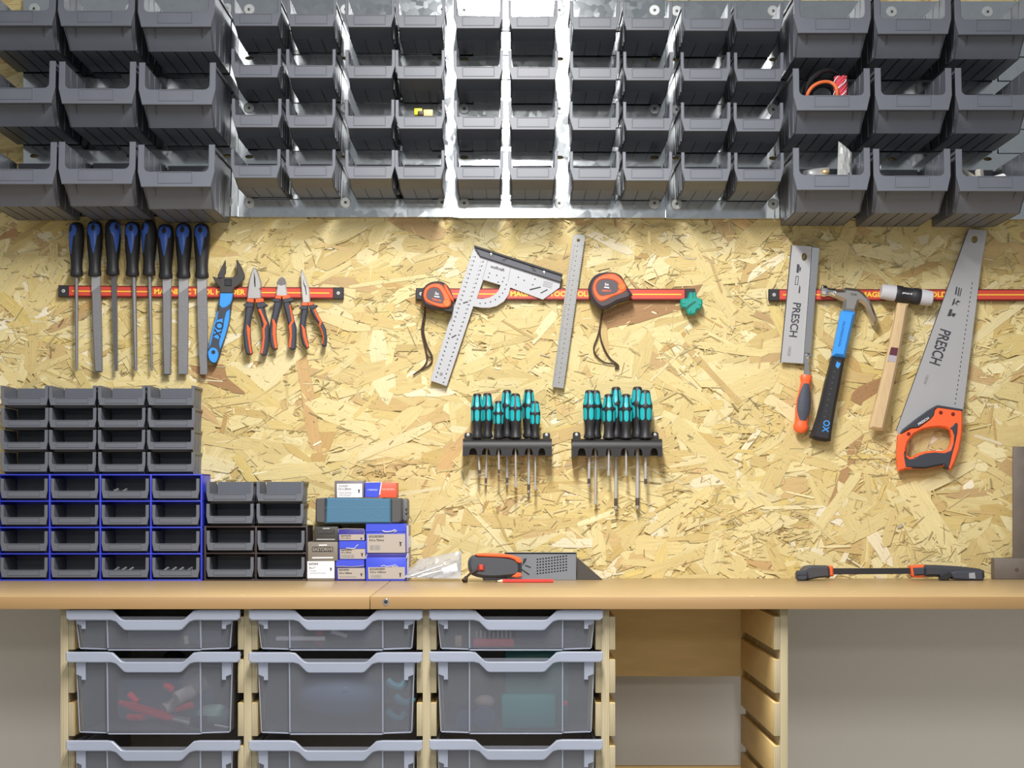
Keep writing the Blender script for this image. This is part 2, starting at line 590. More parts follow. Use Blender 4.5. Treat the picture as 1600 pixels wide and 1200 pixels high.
def strand_board():
    g = np.random.default_rng(11)
    x0, x1, z0, z1 = -1.42, 1.42, 0.893, 2.18
    pal = np.array([srgb(*c) for c in ((226, 213, 162), (220, 204, 149), (211, 192, 135), (202, 179, 119), (232, 222, 180),
                                       (192, 162, 108), (182, 147, 106), (204, 172, 122), (168, 132, 94), (214, 194, 126), (240, 234, 214))]) * np.array([0.965, 0.935, 0.865])
    wts = np.array([0.20, 0.19, 0.16, 0.11, 0.12, 0.055, 0.018, 0.03, 0.008, 0.075, 0.034]); wts = wts / wts.sum()
    V, F, C, U = [], [], [], []
    bx = [(x0, 0.0032, z0), (x1, 0.0032, z0), (x1, 0.0032, z1), (x0, 0.0032, z1), (x0, 0.018, z0), (x1, 0.018, z0), (x1, 0.018, z1), (x0, 0.018, z1)]
    V += bx
    for f in ((0, 1, 2, 3), (5, 4, 7, 6), (4, 0, 3, 7), (1, 5, 6, 2), (3, 2, 6, 7), (4, 5, 1, 0)):
        F.append(f)
        for _ in f:
            C.append((*pal[3], 1.0)); U.append((0.0, 0.0))
    n1, n2, n3 = 5000, 3600, 10000
    lay = 0
    mean = (pal[:5] * wts[:5, None]).sum(0) / wts[:5].sum()
    order = np.array([0] * n1 + [1] * n2 + [2] * n3)
    g.shuffle(order)
    order = np.concatenate([order, np.full(6500, 2)])
    hx, hz = g.uniform(x0, x1, 260), g.uniform(z0, z1, 260)
    if len(order):
        for kind in order:
            lay += 1
            y = 0.003 - 2.4e-7 * lay
            cx, cz = g.uniform(x0, x1), g.uniform(z0, z1)
            if kind == 0:
                L, W = 0.050 + g.gamma(2.2, 0.030), 0.008 + g.gamma(2.0, 0.0100)
            elif kind == 1:
                L, W = 0.025 + g.gamma(2.0, 0.018), 0.002 + g.gamma(1.8, 0.0028)
            else:
                L, W = 0.006 + g.gamma(1.6, 0.0065), 0.0008 + g.gamma(1.5, 0.0008)
                if g.random() < 0.75:
                    k = g.integers(260)
                    cx, cz = min(x1, max(x0, hx[k] + g.normal(0, 0.045))), min(z1, max(z0, hz[k] + g.normal(0, 0.028)))
            L = min(L, 0.20); W = min(W, 0.05, L * 0.55)
            a = g.normal(0.12, 0.62) if g.random() < 0.78 else g.uniform(0, math.pi)
            ca, sa = math.cos(a), math.sin(a)
            hl, hw = L / 2, W / 2
            sk = max(-0.22 * L, min(0.22 * L, g.uniform(-0.6, 0.6) * W))
            W = min(W, 0.42 * L); hw = W / 2
            pts = [(-hl + g.uniform(-.2, .35) * W + sk, -hw), (-hl * 0.3, -hw * g.uniform(.8, 1.15)), (hl * 0.35, -hw * g.uniform(.8, 1.15)), (hl + g.uniform(-.35, .2) * W, -hw * g.uniform(.5, 1)),
                   (hl + g.uniform(-.2, .7) * W, hw * g.uniform(-.3, .4)), (hl + g.uniform(-.6, .2) * W - sk, hw), (hl * 0.2, hw * g.uniform(.8, 1.15)), (-hl * 0.4, hw * g.uniform(.8, 1.15)), (-hl + g.uniform(-.1, .5) * W, hw * g.uniform(.5, 1)), (-hl - g.uniform(-.2, .6) * W, hw * g.uniform(-.3, .4))]
            b = len(V)
            f = []
            w = wts
            c = pal[g.choice(len(pal), p=w)] * g.uniform(0.93, 1.06)
            if g.random() > 0.20:
                c = c + (mean - c) * 0.34
            if kind == 1:
                c = c * g.uniform(0.86, 1.08)
            if kind == 2:
                c = c * (g.uniform(0.42, 0.78) if g.random() < 0.38 else g.uniform(0.9, 1.16))
            uo, vo = g.uniform(0, 50), g.uniform(0, 50)
            for k, (p, q) in enumerate(pts):
                X, Z = cx + p * ca - q * sa, cz + p * sa + q * ca
                V.append((min(max(X, x0), x1), y, min(max(Z, z0), z1)))
                f.append(b + k); C.append((*c, 1.0)); U.append((p + uo, q + vo))
            F.append(tuple(f))
    me = bpy.data.meshes.new('wall_back')
    me.from_pydata(V, [], F)
    ca_ = me.color_attributes.new('strand', 'FLOAT_COLOR', 'CORNER')
    ca_.data.foreach_set('color', np.array(C, dtype=np.float32).ravel())
    uvl = me.uv_layers.new(name='grain')
    uvl.data.foreach_set('uv', np.array(U, dtype=np.float32).ravel())
    me.materials.append(strand_mat())
    o = bpy.data.objects.new('wall_back', me)
    COL.objects.link(o)
    o['kind'] = 'structure'
    return o
strand_board()

mb = MB(); mb.box(-4.0, 4.0, 0.0185, 0.10, 0, 2.7)
structure('wall_lower', mb.mesh('wall_lower'), M_WALL)
mb = MB(); mb.box(-4.0, 4.0, -9.5, 0.0185, -0.1, 0.0)
structure('floor', mb.mesh('floor'), M_FLOOR)

# ================================================================== worktop
BZ = 0.90
JX = (578 - CX) * 2.9 / FPX
def worktop(label, x0, x1):
    t = thing('worktop', label, 'worktop', ((x0 + x1) / 2, -0.3, BZ - 0.0225))
    mb = MB(); mb.box(x0, x1, -0.5985, -0.0005, BZ - 0.0225, BZ, 0.0012)
    mb.build('slab', M_TOP, t)
    mb = MB(); mb.box(x0, x1, -0.6005, -0.598, BZ - 0.0225, BZ - 0.0006, 0.0006)
    mb.build('edge_band', M_TOPEDGE, t)
    return t
worktop('pale beech worktop length under the bins and boxes, ending at the seam', -1.60, JX - 0.0006)
wr = worktop('pale beech worktop length with a metal bolt hole in its front edge', JX + 0.0006, 1.60)
c = px(603, 940.5, -0.6)
mb = MB(); mb.lathe((c.x, -0.6018, c.z), (c.x, -0.5995, c.z), [(0, 0.0052), (0.3, 0.0060), (1, 0.0060)], 20)
mb.build('bolt_collar', M_CHROME, wr, 'bright metal collar')
mb = MB(); mb.lathe((c.x, -0.6022, c.z), (c.x, -0.600, c.z), [(0, 0.0036), (1, 0.0036)], 16)
mb.build('bolt_hole', M_INK, wr, 'dark round bolt hole')

# ================================================================== galvanised panels
PANEL_W = (1040 - 708) * 3.49 / FPX
PXS = [36, 372, 708, 1040, 1376]
PLAB = ['metal louvred panel behind the large bins above the files',
        'metal louvred panel behind small bins, beside the large bins above the pliers',
        'metal louvred panel in the middle, with the bright lamp reflection',
        'metal louvred panel above the green star block, behind small and large bins',
        'metal louvred panel behind the large bins above the handsaw']
def louvre_panel(i):
    xa = (PXS[i] - CX) * 3.488 / FPX + 0.00012
    xb = (PXS[i + 1] - CX) * 3.488 / FPX - 0.00012 if i < 4 else xa + 0.457
    dz = (i - 2) * -0.0016
    za = CAM_Z - (340.5 - CY) * 3.488 / FPX + dz
    zb = CAM_Z - (-0.5 - CY) * 3.488 / FPX + dz
    t = thing('louvred_panel', PLAB[i], 'panel', ((xa + xb) / 2, 0, za), 'metal louvred panels in a row')
    mb = MB()
    xs = [xa + 0.0235, (xa + xb) / 2, xb - 0.0235]
    zs = [zb - 0.0225, (za + zb) / 2 + 0.0, za + 0.0315]
    out = [(xa, za), (xb, za), (xb, zb), (xa, zb)]
    holes = []
    for x in xs:
        for z in (zs[0] - 0.104, zs[1] - 0.104):
            holes.append([(x + dx, z + d) for dx, d in circle(0, 0, 0.0085, 0.0036, 16)])
    mb.plate([out] + holes, -0.0118, -0.0105, 0.0005)
    # folded returns
    mb.box(xa, xa + 0.0012, -0.0112, -0.001, za, zb); mb.box(xb - 0.0012, xb, -0.0112, -0.001, za, zb)
    mb.box(xa, xb, -0.0112, -0.001, za, za + 0.0012); mb.box(xa, xb, -0.0112, -0.001, zb - 0.0012, zb)
    mb.build('sheet', M_ZINC, t)
    # pressed louvres: two fields of hooked slots
    mb = MB()
    for (fa, fb) in ((xa + 0.044, (xa + xb) / 2 - 0.022), ((xa + xb) / 2 + 0.022, xb - 0.044)):
        for k in range(8):
            z = za + 0.044 + k * 0.0515
            pr = [(-0.0118, z + 0.004), (-0.0165, z + 0.0035), (-0.0172, z - 0.006), (-0.0160, z - 0.006), (-0.0155, z + 0.001), (-0.0118, z + 0.0015)]
            V = [(x, y, zz) for x in (fa, fb) for (y, zz) in pr]
            n = len(pr)
            mb.add(V, [(j, (j + 1) % n, n + (j + 1) % n, n + j) for j in range(n)] + [tuple(range(n)), tuple(range(2 * n - 1, n - 1, -1))])
    mb.build('louvres', M_ZINC, t)
    for x in xs:
        for z in zs:
            mb = MB()
            mb.lathe((x, -0.0130, z), (x, -0.0116, z), [(0, 0.0106), (0.5, 0.0116), (1, 0.0120)], 24)
            w = mb.build('washer', M_WASHER, t)
            mb = MB()
            mb.lathe((x, -0.0138, z), (x, -0.0128, z), [(0, 0.0022), (0.4, 0.0030), (1, 0.0032)], 14)
            mb.build('screw', M_SCREW, w)
    return t
for i in range(5):
    louvre_panel(i)

# ================================================================== bins
def make_bin(name, label, cat, group, P):
    t = thing(name, label, cat, (0, 0, 0), group)
    H, wb, wt, wl = P['H'], P['wb'], P['wt'], P['wl']
    bl = P['bl']; (lby, lbz), (lty, ltz), py_ = P['lipb'], P['lipt'], P['post']
    th = P['th']; (wfy, wfz) = P['wallf']
    hw = lambda z: wb / 2 + (P['ws'] - wb) / 2 * (z / H)
    def prof(mb, pts, xa, xb, taper=0):
        tmp = MB(); tmp.plate([pts], xa, xb)
        V = []
        for (y, x, z) in tmp.v:
            s = 1 if x > 0 else -1
            V.append((x + (s * (hw(z) - wb / 2) if taper else 0), y, z))
        mb.add(V, tmp.f)
    mb = MB()
    side = [(0, 0), (-bl, 0), (wfy, wfz), (lby + 0.002, lbz + 0.002), (lty + 0.002, ltz), (py_ + 0.002, H), (0, H)]
    for s in (-1, 1):
        a, b = s * wb / 2, s * (wb / 2 - th)
        prof(mb, side, min(a, b), max(a, b), 1)
        # top rim and upright ribs of the side
        x = hw(H)
        mb.box(min(s * (x - th), s * (x + th)), max(s * (x - th), s * (x + th)), py_ + 0.003, 0, H - 2.2 * th, H)
        for yy in P['ribs']:
            mb.box(min(s * (wb / 2 - .0005), s * (wb / 2 + 0.0022)), max(s * (wb / 2 - .0005), s * (wb / 2 + 0.0022)), yy, yy + 0.002, 0.003, H - th)
    mb.box(-wb / 2 + th, wb / 2 - th, -th, 0, 0, H)
    mb.box(-wb / 2 + th, wb / 2 - th, -bl, 0, P['gd'], P['gd'] + th)
    ng = P['ng']
    pw = (wb - (ng - 1) * P['gw']) / ng
    for k in range(ng):
        xa = -wb / 2 + k * (pw + P['gw'])
        mb.box(xa, xa + pw, -bl, 0, 0, P['gd'] + 0.0002)
    prof(mb, [(-bl, 0), (wfy, wfz), (lby + 0.002, lbz + 0.001), (lby + 0.002, lbz + 0.001 + th), (wfy + th, wfz + th), (-bl + th * 1.4, th)], -wb / 2, wb / 2)
    if P['fins']:
        for x in P['fins']:
            prof(mb, [(-bl + 0.001, 0.008), (-bl - 0.0035, 0.010), (wfy - 0.008, wfz), (wfy + 0.001, wfz)], x - 0.0010, x + 0.0010)
    if P['fins']:
        for s in (-1, 1):
            h2 = wb / 2 + 0.0030
            V = [(s * h2, py_ + 0.034, H - 0.006), (s * (wt / 2 - 0.001), py_ + 0.003, H - 0.006), (s * (h2 - .003), py_ + 0.003, H - 0.006), (s * (wb / 2 + 0.0006), -bl + 0.004, 0.004), (s * (wt / 2 - 0.001), lty + 0.004, ltz), (s * (h2 - .003), lty + 0.004, ltz)]
            mb.add(V, [(0, 1, 2), (0, 1, 4, 3), (0, 3, 5, 2), (1, 4, 5, 2), (3, 4, 5)])
    mb.box(-wb * 0.36, wb * 0.36, -0.0012, P['hook'], H - 0.010, H - 0.0003)
    mb.build('body', M_PLASTIC, t)
    yp = lambda x, z: (lby + (lty - lby) * max(0, (z - lbz)) / (ltz - lbz)) if z < ltz else (lty + (py_ - lty) * (z - ltz) / (H - ltz))
    pwid, r = P['pw'], P['r']
    xo = wt / 2
    xi = xo - pwid
    outl = [(-xo, H), (-xo, ltz), (-wl / 2, lbz), (wl / 2, lbz), (xo, ltz), (xo, H), (xi, H)]
    arc = [(xi - r + r * math.cos(a), ltz + r - r * math.sin(a)) for a in [R(d) for d in (0, 22, 45, 68, 90)]]
    outl += arc + [(-x, z) for (x, z) in reversed(arc)] + [(-xi, H)]
    mb = MB(); mb.plate([outl], -0.0005, P['ft'], P['fb'], yfun=yp)
    lip = mb.build('front_lip', M_PLASTIC, t)
    s0 = P['slot']
    a, b, zl, zh, wdt = s0
    mb = MB(); mb.plate([[(a, zl), (b, zl), (b, zh), (a, zh)], [(a + wdt, zl + wdt), (b - wdt, zl + wdt), (b - wdt, zh - wdt * .9), (a + wdt, zh - wdt * .9)]], -0.0016, 0.0, min(0.0005, wdt * 0.25), yfun=yp)
    mb.build('label_slot', M_PLASTIC, lip)
    return t

LARGE = dict(H=0.121, wb=0.133, ws=0.141, wt=0.154, wl=0.139, bl=0.172, wallf=(-0.205, 0.037), lipb=(-0.225, 0.035), lipt=(-0.2225, 0.066), post=-0.21806, th=0.0028,
             ribs=(-0.06, -0.12, -0.168), gd=0.0022, gw=0.0030, ng=5, fins=(-0.047, 0.047), hook=0.0009, pw=0.0125, r=0.010, ft=0.004, fb=0.001, slot=(-0.036, 0.034, 0.042, 0.066, 0.0022))
SMALL = dict(H=0.071, wb=0.088, ws=0.093, wt=0.1015, wl=0.0865, bl=0.108, wallf=(-0.142, 0.0130), lipb=(-0.1565, 0.0115), lipt=(-0.155, 0.0375), post=-0.15307, th=0.0022,
             ribs=(-0.035, -0.07, -0.100), gd=0.0018, gw=0.0016, ng=3, fins=(), hook=0.0009, pw=0.0068, r=0.0015, ft=0.0035, fb=0.0008, slot=(-0.033, 0.033, 0.0165, 0.0372, 0.0020))
TINY = dict(H=0.0455, wb=0.088, ws=0.092, wt=0.0985, wl=0.0915, bl=0.080, wallf=(-0.0900, 0.0055), lipb=(-0.0978, 0.0045), lipt=(-0.0972, 0.0200), post=-0.09621, th=0.0020,
            ribs=(-0.03, -0.06), gd=0.0012, gw=0.0012, ng=3, fins=(), hook=-0.0005, pw=0.0068, r=0.0030, ft=0.003, fb=0.0007, slot=(-0.034, 0.034, 0.0085, 0.0195, 0.0009))

ORD = ['first', 'second', 'third', 'fourth', 'fifth', 'sixth', 'seventh', 'eighth', 'ninth', 'tenth']
ROW3 = ['top row', 'middle row', 'bottom row']
proto = [None]
def put(P, key, name, label, group, loc, rz=0.0, store={}):
    if key not in store:
        store[key] = make_bin(name, label, 'bin', group, P)
        o = store[key]
        o['group'] = group
        o.location = loc; o.rotation_euler = (0, 0, rz)
        return o
    o = dup(store[key], loc, label, rz)
    o['group'] = group
    return o

YB = -0.0185
lc = [27, 151.5, 276.5]
ly = [[40, 161, 288], [40.5, 162, 287.5], [42, 163.5, 292]]
rc = [1301, 1426.5, 1553]
ry = [[51.6, 172.6, 297], [53, 172, 298.5], [54, 172, 299]]
BIGLOC = {}
for side, (cs, ys) in enumerate(((lc, ly), (rc, ry))):
    for ci in range(3):
        for ri in range(3):
            d = 3.5 + YB - 0.225
            x = (cs[ci] - CX) * (3.5 + YB - 0.222) / FPX
            z = CAM_Z - (ys[ci][ri] - CY) * d / FPX - 0.035
            n = (2 - ci) if side == 0 else ci
            where = 'above the files' if side == 0 else 'above the saws'
            lab = f'large grey bin in the block {where}, {ROW3[ri]}, {ORD[n]} column from small bins'
            put(LARGE, 'L', 'large_storage_bin', lab, 'large bins ' + where, (x, YB, z), R(rnd.uniform(-.5, .5)))
            BIGLOC[side, ci, ri] = (x, YB, z)
sc_ = [400, 486, 578, 656.5, 748, 833, 929, 1012, 1103, 1186]
SMLOC = {}
for ci, c in enumerate(sc_):
    tt = (c - 400) / 786
    for ri in range(4):
        yy = [40.5, 121, 199, 278][ri] + tt * [8.5, 6, 6.5, 5.6][ri]
        d = 3.5 + YB - 0.1565
        x = (c - CX) * (3.5 + YB - 0.155) / FPX
        z = CAM_Z - (yy - CY) * d / FPX - 0.0115
        lab = f'small grey bin on metal panels, {["top", "second", "third", "bottom"][ri]} row, {ORD[ci]} column from the files end'
        put(SMALL, 'S', 'small_storage_bin', lab, 'small bins hung on the metal panels', (x, YB, z), R(rnd.uniform(-.4, .4)))
        SMLOC[ci, ri] = (x, YB, z)

# ------------------------------------------------------------------ bins standing on the worktop
def colx(p, y):
    return (p - CX) * (3.5 + y) / FPX
YT = -0.004
CABX = [-1.0625, -0.9571, -0.8517, -0.7463, -0.6409]
CELL = 0.0549
cab = thing('bin_cabinet', 'bright blue plastic cabinet of sixteen cells holding grey bins', 'cabinet', ((CABX[0] + CABX[-1]) / 2, -0.05, BZ))
for x in CABX:
    mb = MB(); mb.box(x - 0.0016, x + 0.0016, -0.099, -0.003, BZ, BZ + 4 * CELL + 0.003, 0.0005)
    mb.build('upright', M_FRAMEBLUE, cab)
for k in range(5):
    mb = MB(); mb.box(CABX[0] - 0.0016, CABX[-1] + 0.0016, -0.0985, -0.003, BZ + k * CELL, BZ + k * CELL + 0.0026, 0.0005)
    mb.build('shelf', M_FRAMEBLUE, cab)
mb = MB(); mb.box(CABX[0], CABX[-1], -0.0042, -0.0025, BZ, BZ + 4 * CELL)
mb.build('back_panel', M_FRAMEBLUE, cab)
for ri in range(4):
    for ci in range(4):
        x = (CABX[ci] + CABX[ci + 1]) / 2
        z = BZ + (3 - ri) * CELL + 0.0027
        put(TINY, 'T', 'tray_bin', f'grey bin inside blue cabinet, {["top", "second", "third", "bottom"][ri]} row, {ORD[3 - ci]} column from the screw boxes',
            'grey bins in the blue cabinet', (x, -0.0048, z), 0)
SX = [38.1, 113.4, 190, 267.3]
for ri in range(4):
    for ci in range(4):
        z = BZ + 4 * CELL + 0.0032 + (3 - ri) * 0.0461
        x = colx(SX[ci], -0.1)
        put(TINY, 'T', 'tray_bin', f'grey bin loose on top of blue cabinet, {["top", "second", "third", "bottom"][ri]} row, {ORD[3 - ci]} column from the screw boxes',
            'grey bins stacked on the blue cabinet', (x, -0.0045 + rnd.uniform(-.0008, .0008), z), R(rnd.uniform(-.5, .5)))
bc = thing('bin_cabinet', 'low dark brown plastic cabinet beside the blue cabinet, holding four grey bins', 'cabinet', (-0.527, -0.05, BZ))
BX_ = [-0.6335, -0.5275, -0.4215]
for x in BX_:
    mb = MB(); mb.box(x - 0.0020, x + 0.0020, -0.097, -0.003, BZ, BZ + 2 * CELL + 0.004, 0.0005)
    mb.build('upright', M_FRAMEBROWN, bc)
for k in range(3):
    mb = MB(); mb.box(BX_[0] - 0.002, BX_[-1] + 0.002, -0.0965, -0.003, BZ + k * (CELL + .0005), BZ + k * (CELL + .0005) + 0.0034, 0.0005)
    mb.build('shelf', M_FRAMEBROWN, bc)
mb = MB(); mb.box(BX_[0], BX_[-1], -0.0042, -0.0025, BZ, BZ + 2 * CELL)
mb.build('back_panel', M_FRAMEBROWN, bc)
for ri in range(4):
    for ci in range(2):
        beside = 'on the blue cabinet side' if ci == 0 else 'on the screw boxes side'
        if ri < 2:
            x = colx([359.4, 437.8][ci], -0.1)
            z = BZ + 2 * CELL + 0.0052 + (1 - ri) * 0.0461
            lab = f'grey bin loose on the brown cabinet, {["upper", "lower"][ri]} one {beside}'
            grp = 'grey bins stacked on the brown cabinet'
        else:
            x = (BX_[ci] + BX_[ci + 1]) / 2
            z = BZ + (3 - ri) * (CELL + .0005) + 0.0036
            lab = f'grey bin inside the brown cabinet, {["upper", "lower"][ri - 2]} one {beside}'
            grp = 'grey bins in the brown cabinet'
        put(TINY, 'T', 'tray_bin', lab, grp, (x, -0.0048, z), 0)
# ================================================================== magnetic tool holders
CA = Crop(80, 330, 4.446); CB = Crop(300, 380, 5.454); CC = Crop(630, 350, 4.446); CD = Crop(840, 350, 4.443)
CE = Crop(1190, 350, 3.4286); CG = Crop(1340, 340, 2.857)
R1 = Crop(700, 590, 6.317); R2 = Crop(880, 590, 5.4556)

def tool_bar(label, x0, y0, x1, y1, tx, tw, cut=None):
    """x,y: frame positions of the ends of the bar's centre line"""
    a, b = px(x0, y0, -0.010), px(x1, y1, -0.010)
    u = (b - a).normalized(); ang = math.degrees(math.atan2(u.z, u.x))
    L = (b - a).length
    w = Vector((-u.z, 0, u.x))
    t = thing('magnetic_tool_holder', label, 'tool holder', ((a.x + b.x) / 2, -0.0045, (a.z + b.z) / 2 - 0.012))
    def strip(name, s0, s1, h0, h1, yf, yb, m, bev=0.0004, lab=None):
        pts = [a + u * s0 + w * h0, a + u * s1 + w * h0, a + u * s1 + w * h1, a + u * s0 + w * h1]
        mb = MB(); mb.plate([[(p.x, p.z) for p in pts]], yf, yb, bev)
        return mb.build(name, m, t, lab)
    strip('frame', 0, L, -0.0122, 0.0122, -0.0135, -0.0045, M_DRED, 0.0008)
    for s in (0, L - 0.022):
        e = strip('end_cap', s, s + 0.022, -0.0124, 0.0124, -0.0152, -0.0045, M_BLACK, 0.001)
        c = a + u * (s + 0.011)
        mb = MB(); mb.lathe((c.x, -0.0164, c.z), (c.x, -0.0148, c.z), [(0, 0.0030), (0.4, 0.0038), (1, 0.004)], 16)
        sc = mb.build('screw', M_WASHER, e, 'zinc screw')
        mb = MB(); mb.lathe((c.x, -0.0168, c.z), (c.x, -0.0160, c.z), [(0, 0.0012), (1, 0.0012)], 10)
        mb.build('screw_recess', M_INK, e)
    strip('face', 0.0225, L - 0.0225, -0.0096, 0.0096, -0.0146, -0.0130, M_RED, 0.0005)
    tc = a + u * ((tx - x0) / (x1 - x0) * L)
    hw = tw * (3.49 / FPX) / 2
    st = (tc - a).length
    for s0, s1 in ((0.03, st - hw - 0.01), (st + hw + 0.01, L - 0.03)):
        strip('stripe', s0, s1, -0.0011, 0.0011, -0.0150, -0.0144, M_YELLOW, 0.0)
    text('MAGNETIC TOOL HOLDER', (tc.x, -0.0148, tc.z), 0.0105, M_YELLOW, t, ang, width=2 * hw, bold=0.032)
    return t
tool_bar('red magnetic bar holding the files, wrench and pliers', 92, 455, 537, 458.5, 312, 142)
tool_bar('red magnetic bar holding the square, ruler and both tape measures', 650, 459.5, 1086, 460.5, 868, 142)
tool_bar('red magnetic bar holding both saws, hammer and mallet', 1201, 461, 1637, 461, 1418, 148)

# ================================================================== files
HPROF = [(0, 0.32), (0.012, 0.62), (0.05, 0.86), (0.14, 0.98), (0.26, 1.0), (0.42, 0.97), (0.58, 0.86), (0.74, 0.76), (0.85, 0.76), (0.92, 0.84), (0.965, 0.86), (0.99, 0.78), (1.0, 0.55)]
def file_tool(label, cx, top, bot, w, bl, phi, kind, gcat='file'):
    yb = -0.0195
    yh = -0.0215
    rr = w / 4.446 * (3.478 / FPX) / 2
    p0, p1 = CA.p(cx, top, yh), CA.p(cx, bot, yh)
    t = thing('file', label, 'file', (p1.x, -0.0155, CA.p(bl[4], bl[5], yb).z), 'blue-handled files on the red bar')
    prof = [(q, r * rr) for q, r in HPROF]
    mb = MB(); mb.lathe(p0, p1, prof, 24, 0.92)
    hd = mb.build('handle', M_BLACK, t)
    mb = MB()
    ph = math.pi / 2 - R(phi)
    mb.patch(p0, p1, prof, 0.035, 0.60, lambda e: 0.95 * max(0.0, math.sin(math.pi * min(1, e * 1.75 + 0.08)) ** 0.6 if e < 0.27 else (1 - (e - 0.27) / 0.73) ** 0.75 * (0.93 if e < 0.4 else 0.62) ), ph, 0.92)
    mb.build('grip_inlay', M_BLUE, hd, 'bright blue inlay')
    mb = MB()
    mb.patch(p0, p1, prof, 0.07, 0.19, lambda e: 0.26 * math.sqrt(max(0, 1 - (2 * e - 1) ** 2)), ph, 0.92, 0.0008)
    mb.build('hanging_hole', M_INK, hd, 'dark hole')
    (xa, wa, xm, ym, xb, yb_, wb) = (bl[0], bl[1], bl[2], bl[3], bl[4], bl[5], bl[6])
    mb = MB()
    if kind == 'round':
        a, b = CA.p(xa, bot - 8, yb), CA.p(xb, yb_, yb)
        k = 1 / 4.446 * (3.478 / FPX) / 2
        mb.lathe(a, b, [(0, wa * k), (0.5, (wa * 0.9) * k), (0.97, wb * k), (1, wb * k * 0.8)], 14)
    elif kind == 'three':
        a, b = CA.p(xa, bot - 8, yb), CA.p(xb, yb_, yb)
        k = 1 / 4.446 * (3.478 / FPX) / 2
        mb.lathe(a, b, [(0, wa * k * 1.15), (0.5, wa * 1.1 * k), (0.98, wb * k), (1, wb * k * 0.9)], 3, 0.8)
    else:
        pts = [(xa - wa / 2, bot - 8), (xa + wa / 2, bot - 8), (xa + wa / 2 + (xb - xa) * 0.5, (bot + yb_) / 2), (xb + wb / 2, yb_ - 8), (xb + wb / 2 - 2, yb_), (xb - wb / 2 + 2, yb_), (xb - wb / 2, yb_ - 8), (xa - wa / 2 + (xb - xa) * 0.5, (bot + yb_) / 2)]
        mb.plate([loop(CA, pts, yb)], yb - (0.0040 if kind == 'half' else 0.0022), yb + 0.0025, 0.0022 if kind == 'half' else 0.0005)
    mb.build('blade', M_FILE, t)
    if kind in ('flat', 'half'):
        plate('shoulder', CA, [(xa - wa / 2 + 1, bot - 6), (xa + wa / 2 - 1, bot - 6), (xa + wa / 2 - 1, bot + 58), (xa - wa / 2 + 1, bot + 105)], yb - (0.0044 if kind == 'half' else 0.0026), yb, M_FILEBARE, t, 0.0003, label='smooth lighter steel shoulder')
    return t
file_tool('thin round file, outermost at the bar end', 176, 78, 455, 105, (176, 26, 176, 0, 177, 1108, 20), 40, 'round')
file_tool('coarse wide rasp with blue handle between a thin round file and a three-square file', 303, 70, 455, 108, (310, 64, 310, 0, 330, 1118, 53), 0, 'half')
file_tool('three-square file with handle turned so its blue inlay faces the pliers', 428, 65, 448, 108, (441, 42, 441, 0, 455, 1110, 30), -42, 'three')
file_tool('slim tapering file, fourth from the bar end, blue inlay facing forward', 565, 75, 455, 108, (574, 34, 574, 0, 587, 1108, 24), 0, 'round')
file_tool('thin round file with blue inlay turned aside, fifth from the bar end', 680, 65, 450, 104, (683, 28, 683, 0, 699, 1108, 16), 46, 'round')
file_tool('half-round file with handle set lower, next to two wide flat files', 796, 92, 472, 112, (804, 62, 804, 0, 807, 1138, 50), 2, 'half')
file_tool('wide flat file between the half-round file and another wide flat file', 920, 85, 468, 112, (920, 69, 920, 0, 917, 1132, 66), 0, 'flat')
file_tool('wide flat file beside the adjustable wrench', 1047, 87, 468, 112, (1047, 69, 1047, 0, 1060, 1135, 50), 3, 'flat')

# ================================================================== adjustable wrench
t = thing('adjustable_wrench', 'adjustable wrench with dark jaws and bright blue grip', 'wrench', CB.p(190, 1020, -0.016))
plate('head', CB, [(172, 282), (235, 300), (290, 290), (345, 290), (385, 265), (376, 150), (382, 138), (420, 200), (446, 268), (444, 300), (398, 355), (360, 378), (347, 425), (240, 425), (236, 375), (195, 330)], -0.027, -0.0165, mat('gunmetal', (0.085, 0.08, 0.078), 0.38, 0.6), t, 0.0012)
plate('movable_jaw', CB, [(282, 142), (286, 250), (272, 276), (285, 300), (220, 296), (218, 272), (236, 235)], -0.0262, -0.0175, MATS['gunmetal'], t, 0.001)
plate('adjusting_screw', CB, [(274, 304), (340, 304), (340, 368), (274, 368)], -0.0285, -0.02, M_BLACK, t, 0.002)
for k in range(3):
    plate('knurl', CB, [(280 + k * 20, 328), (293 + k * 20, 328), (293 + k * 20, 346), (280 + k * 20, 346)], -0.0292, -0.028, MATS['gunmetal'], t, 0.0005) if k < 1 else None
gr = plate('handle', CB, [(238, 424), (350, 424), (345, 470), (334, 520), (326, 575), (318, 640), (303, 715), (280, 800), (255, 870), (238, 935), (222, 985), (203, 1022), (165, 1022), (137, 985), (130, 935), (140, 875), (160, 790), (182, 700), (205, 610), (222, 540)], -0.0300, -0.0170, M_NAVY, t, 0.0025)
plate('blue_collar', CB, [(240, 426), (348, 426), (340, 480), (326, 515), (290, 545), (255, 553), (230, 525)], -0.0312, -0.029, M_SKY, gr, 0.0012, label='bright blue collar')
plate('blue_side', CB, [(218, 575), (224, 585), (214, 640), (196, 700), (176, 790), (160, 860), (140, 900), (150, 840), (170, 755), (196, 655)], -0.0312, -0.029, M_SKY, gr, 0.0006)
plate('blue_side', CB, [(322, 560), (318, 640), (302, 715), (278, 800), (252, 870), (240, 905), (228, 862), (236, 800), (262, 720), (276, 640), (290, 585)], -0.0312, -0.029, M_SKY, gr, 0.0010)
plate('blue_panel', CB, [(212, 655), (262, 640), (256, 720), (234, 800), (222, 820), (182, 800), (192, 730)], -0.0311, -0.029, M_SKY, gr, 0.0006)
plate('blue_end', CB, [(140, 915), (165, 890), (205, 900), (225, 940), (216, 985), (200, 1016), (168, 1016), (142, 982), (134, 940)], -0.0312, -0.029, M_SKY, gr, 0.0012, sm=3)
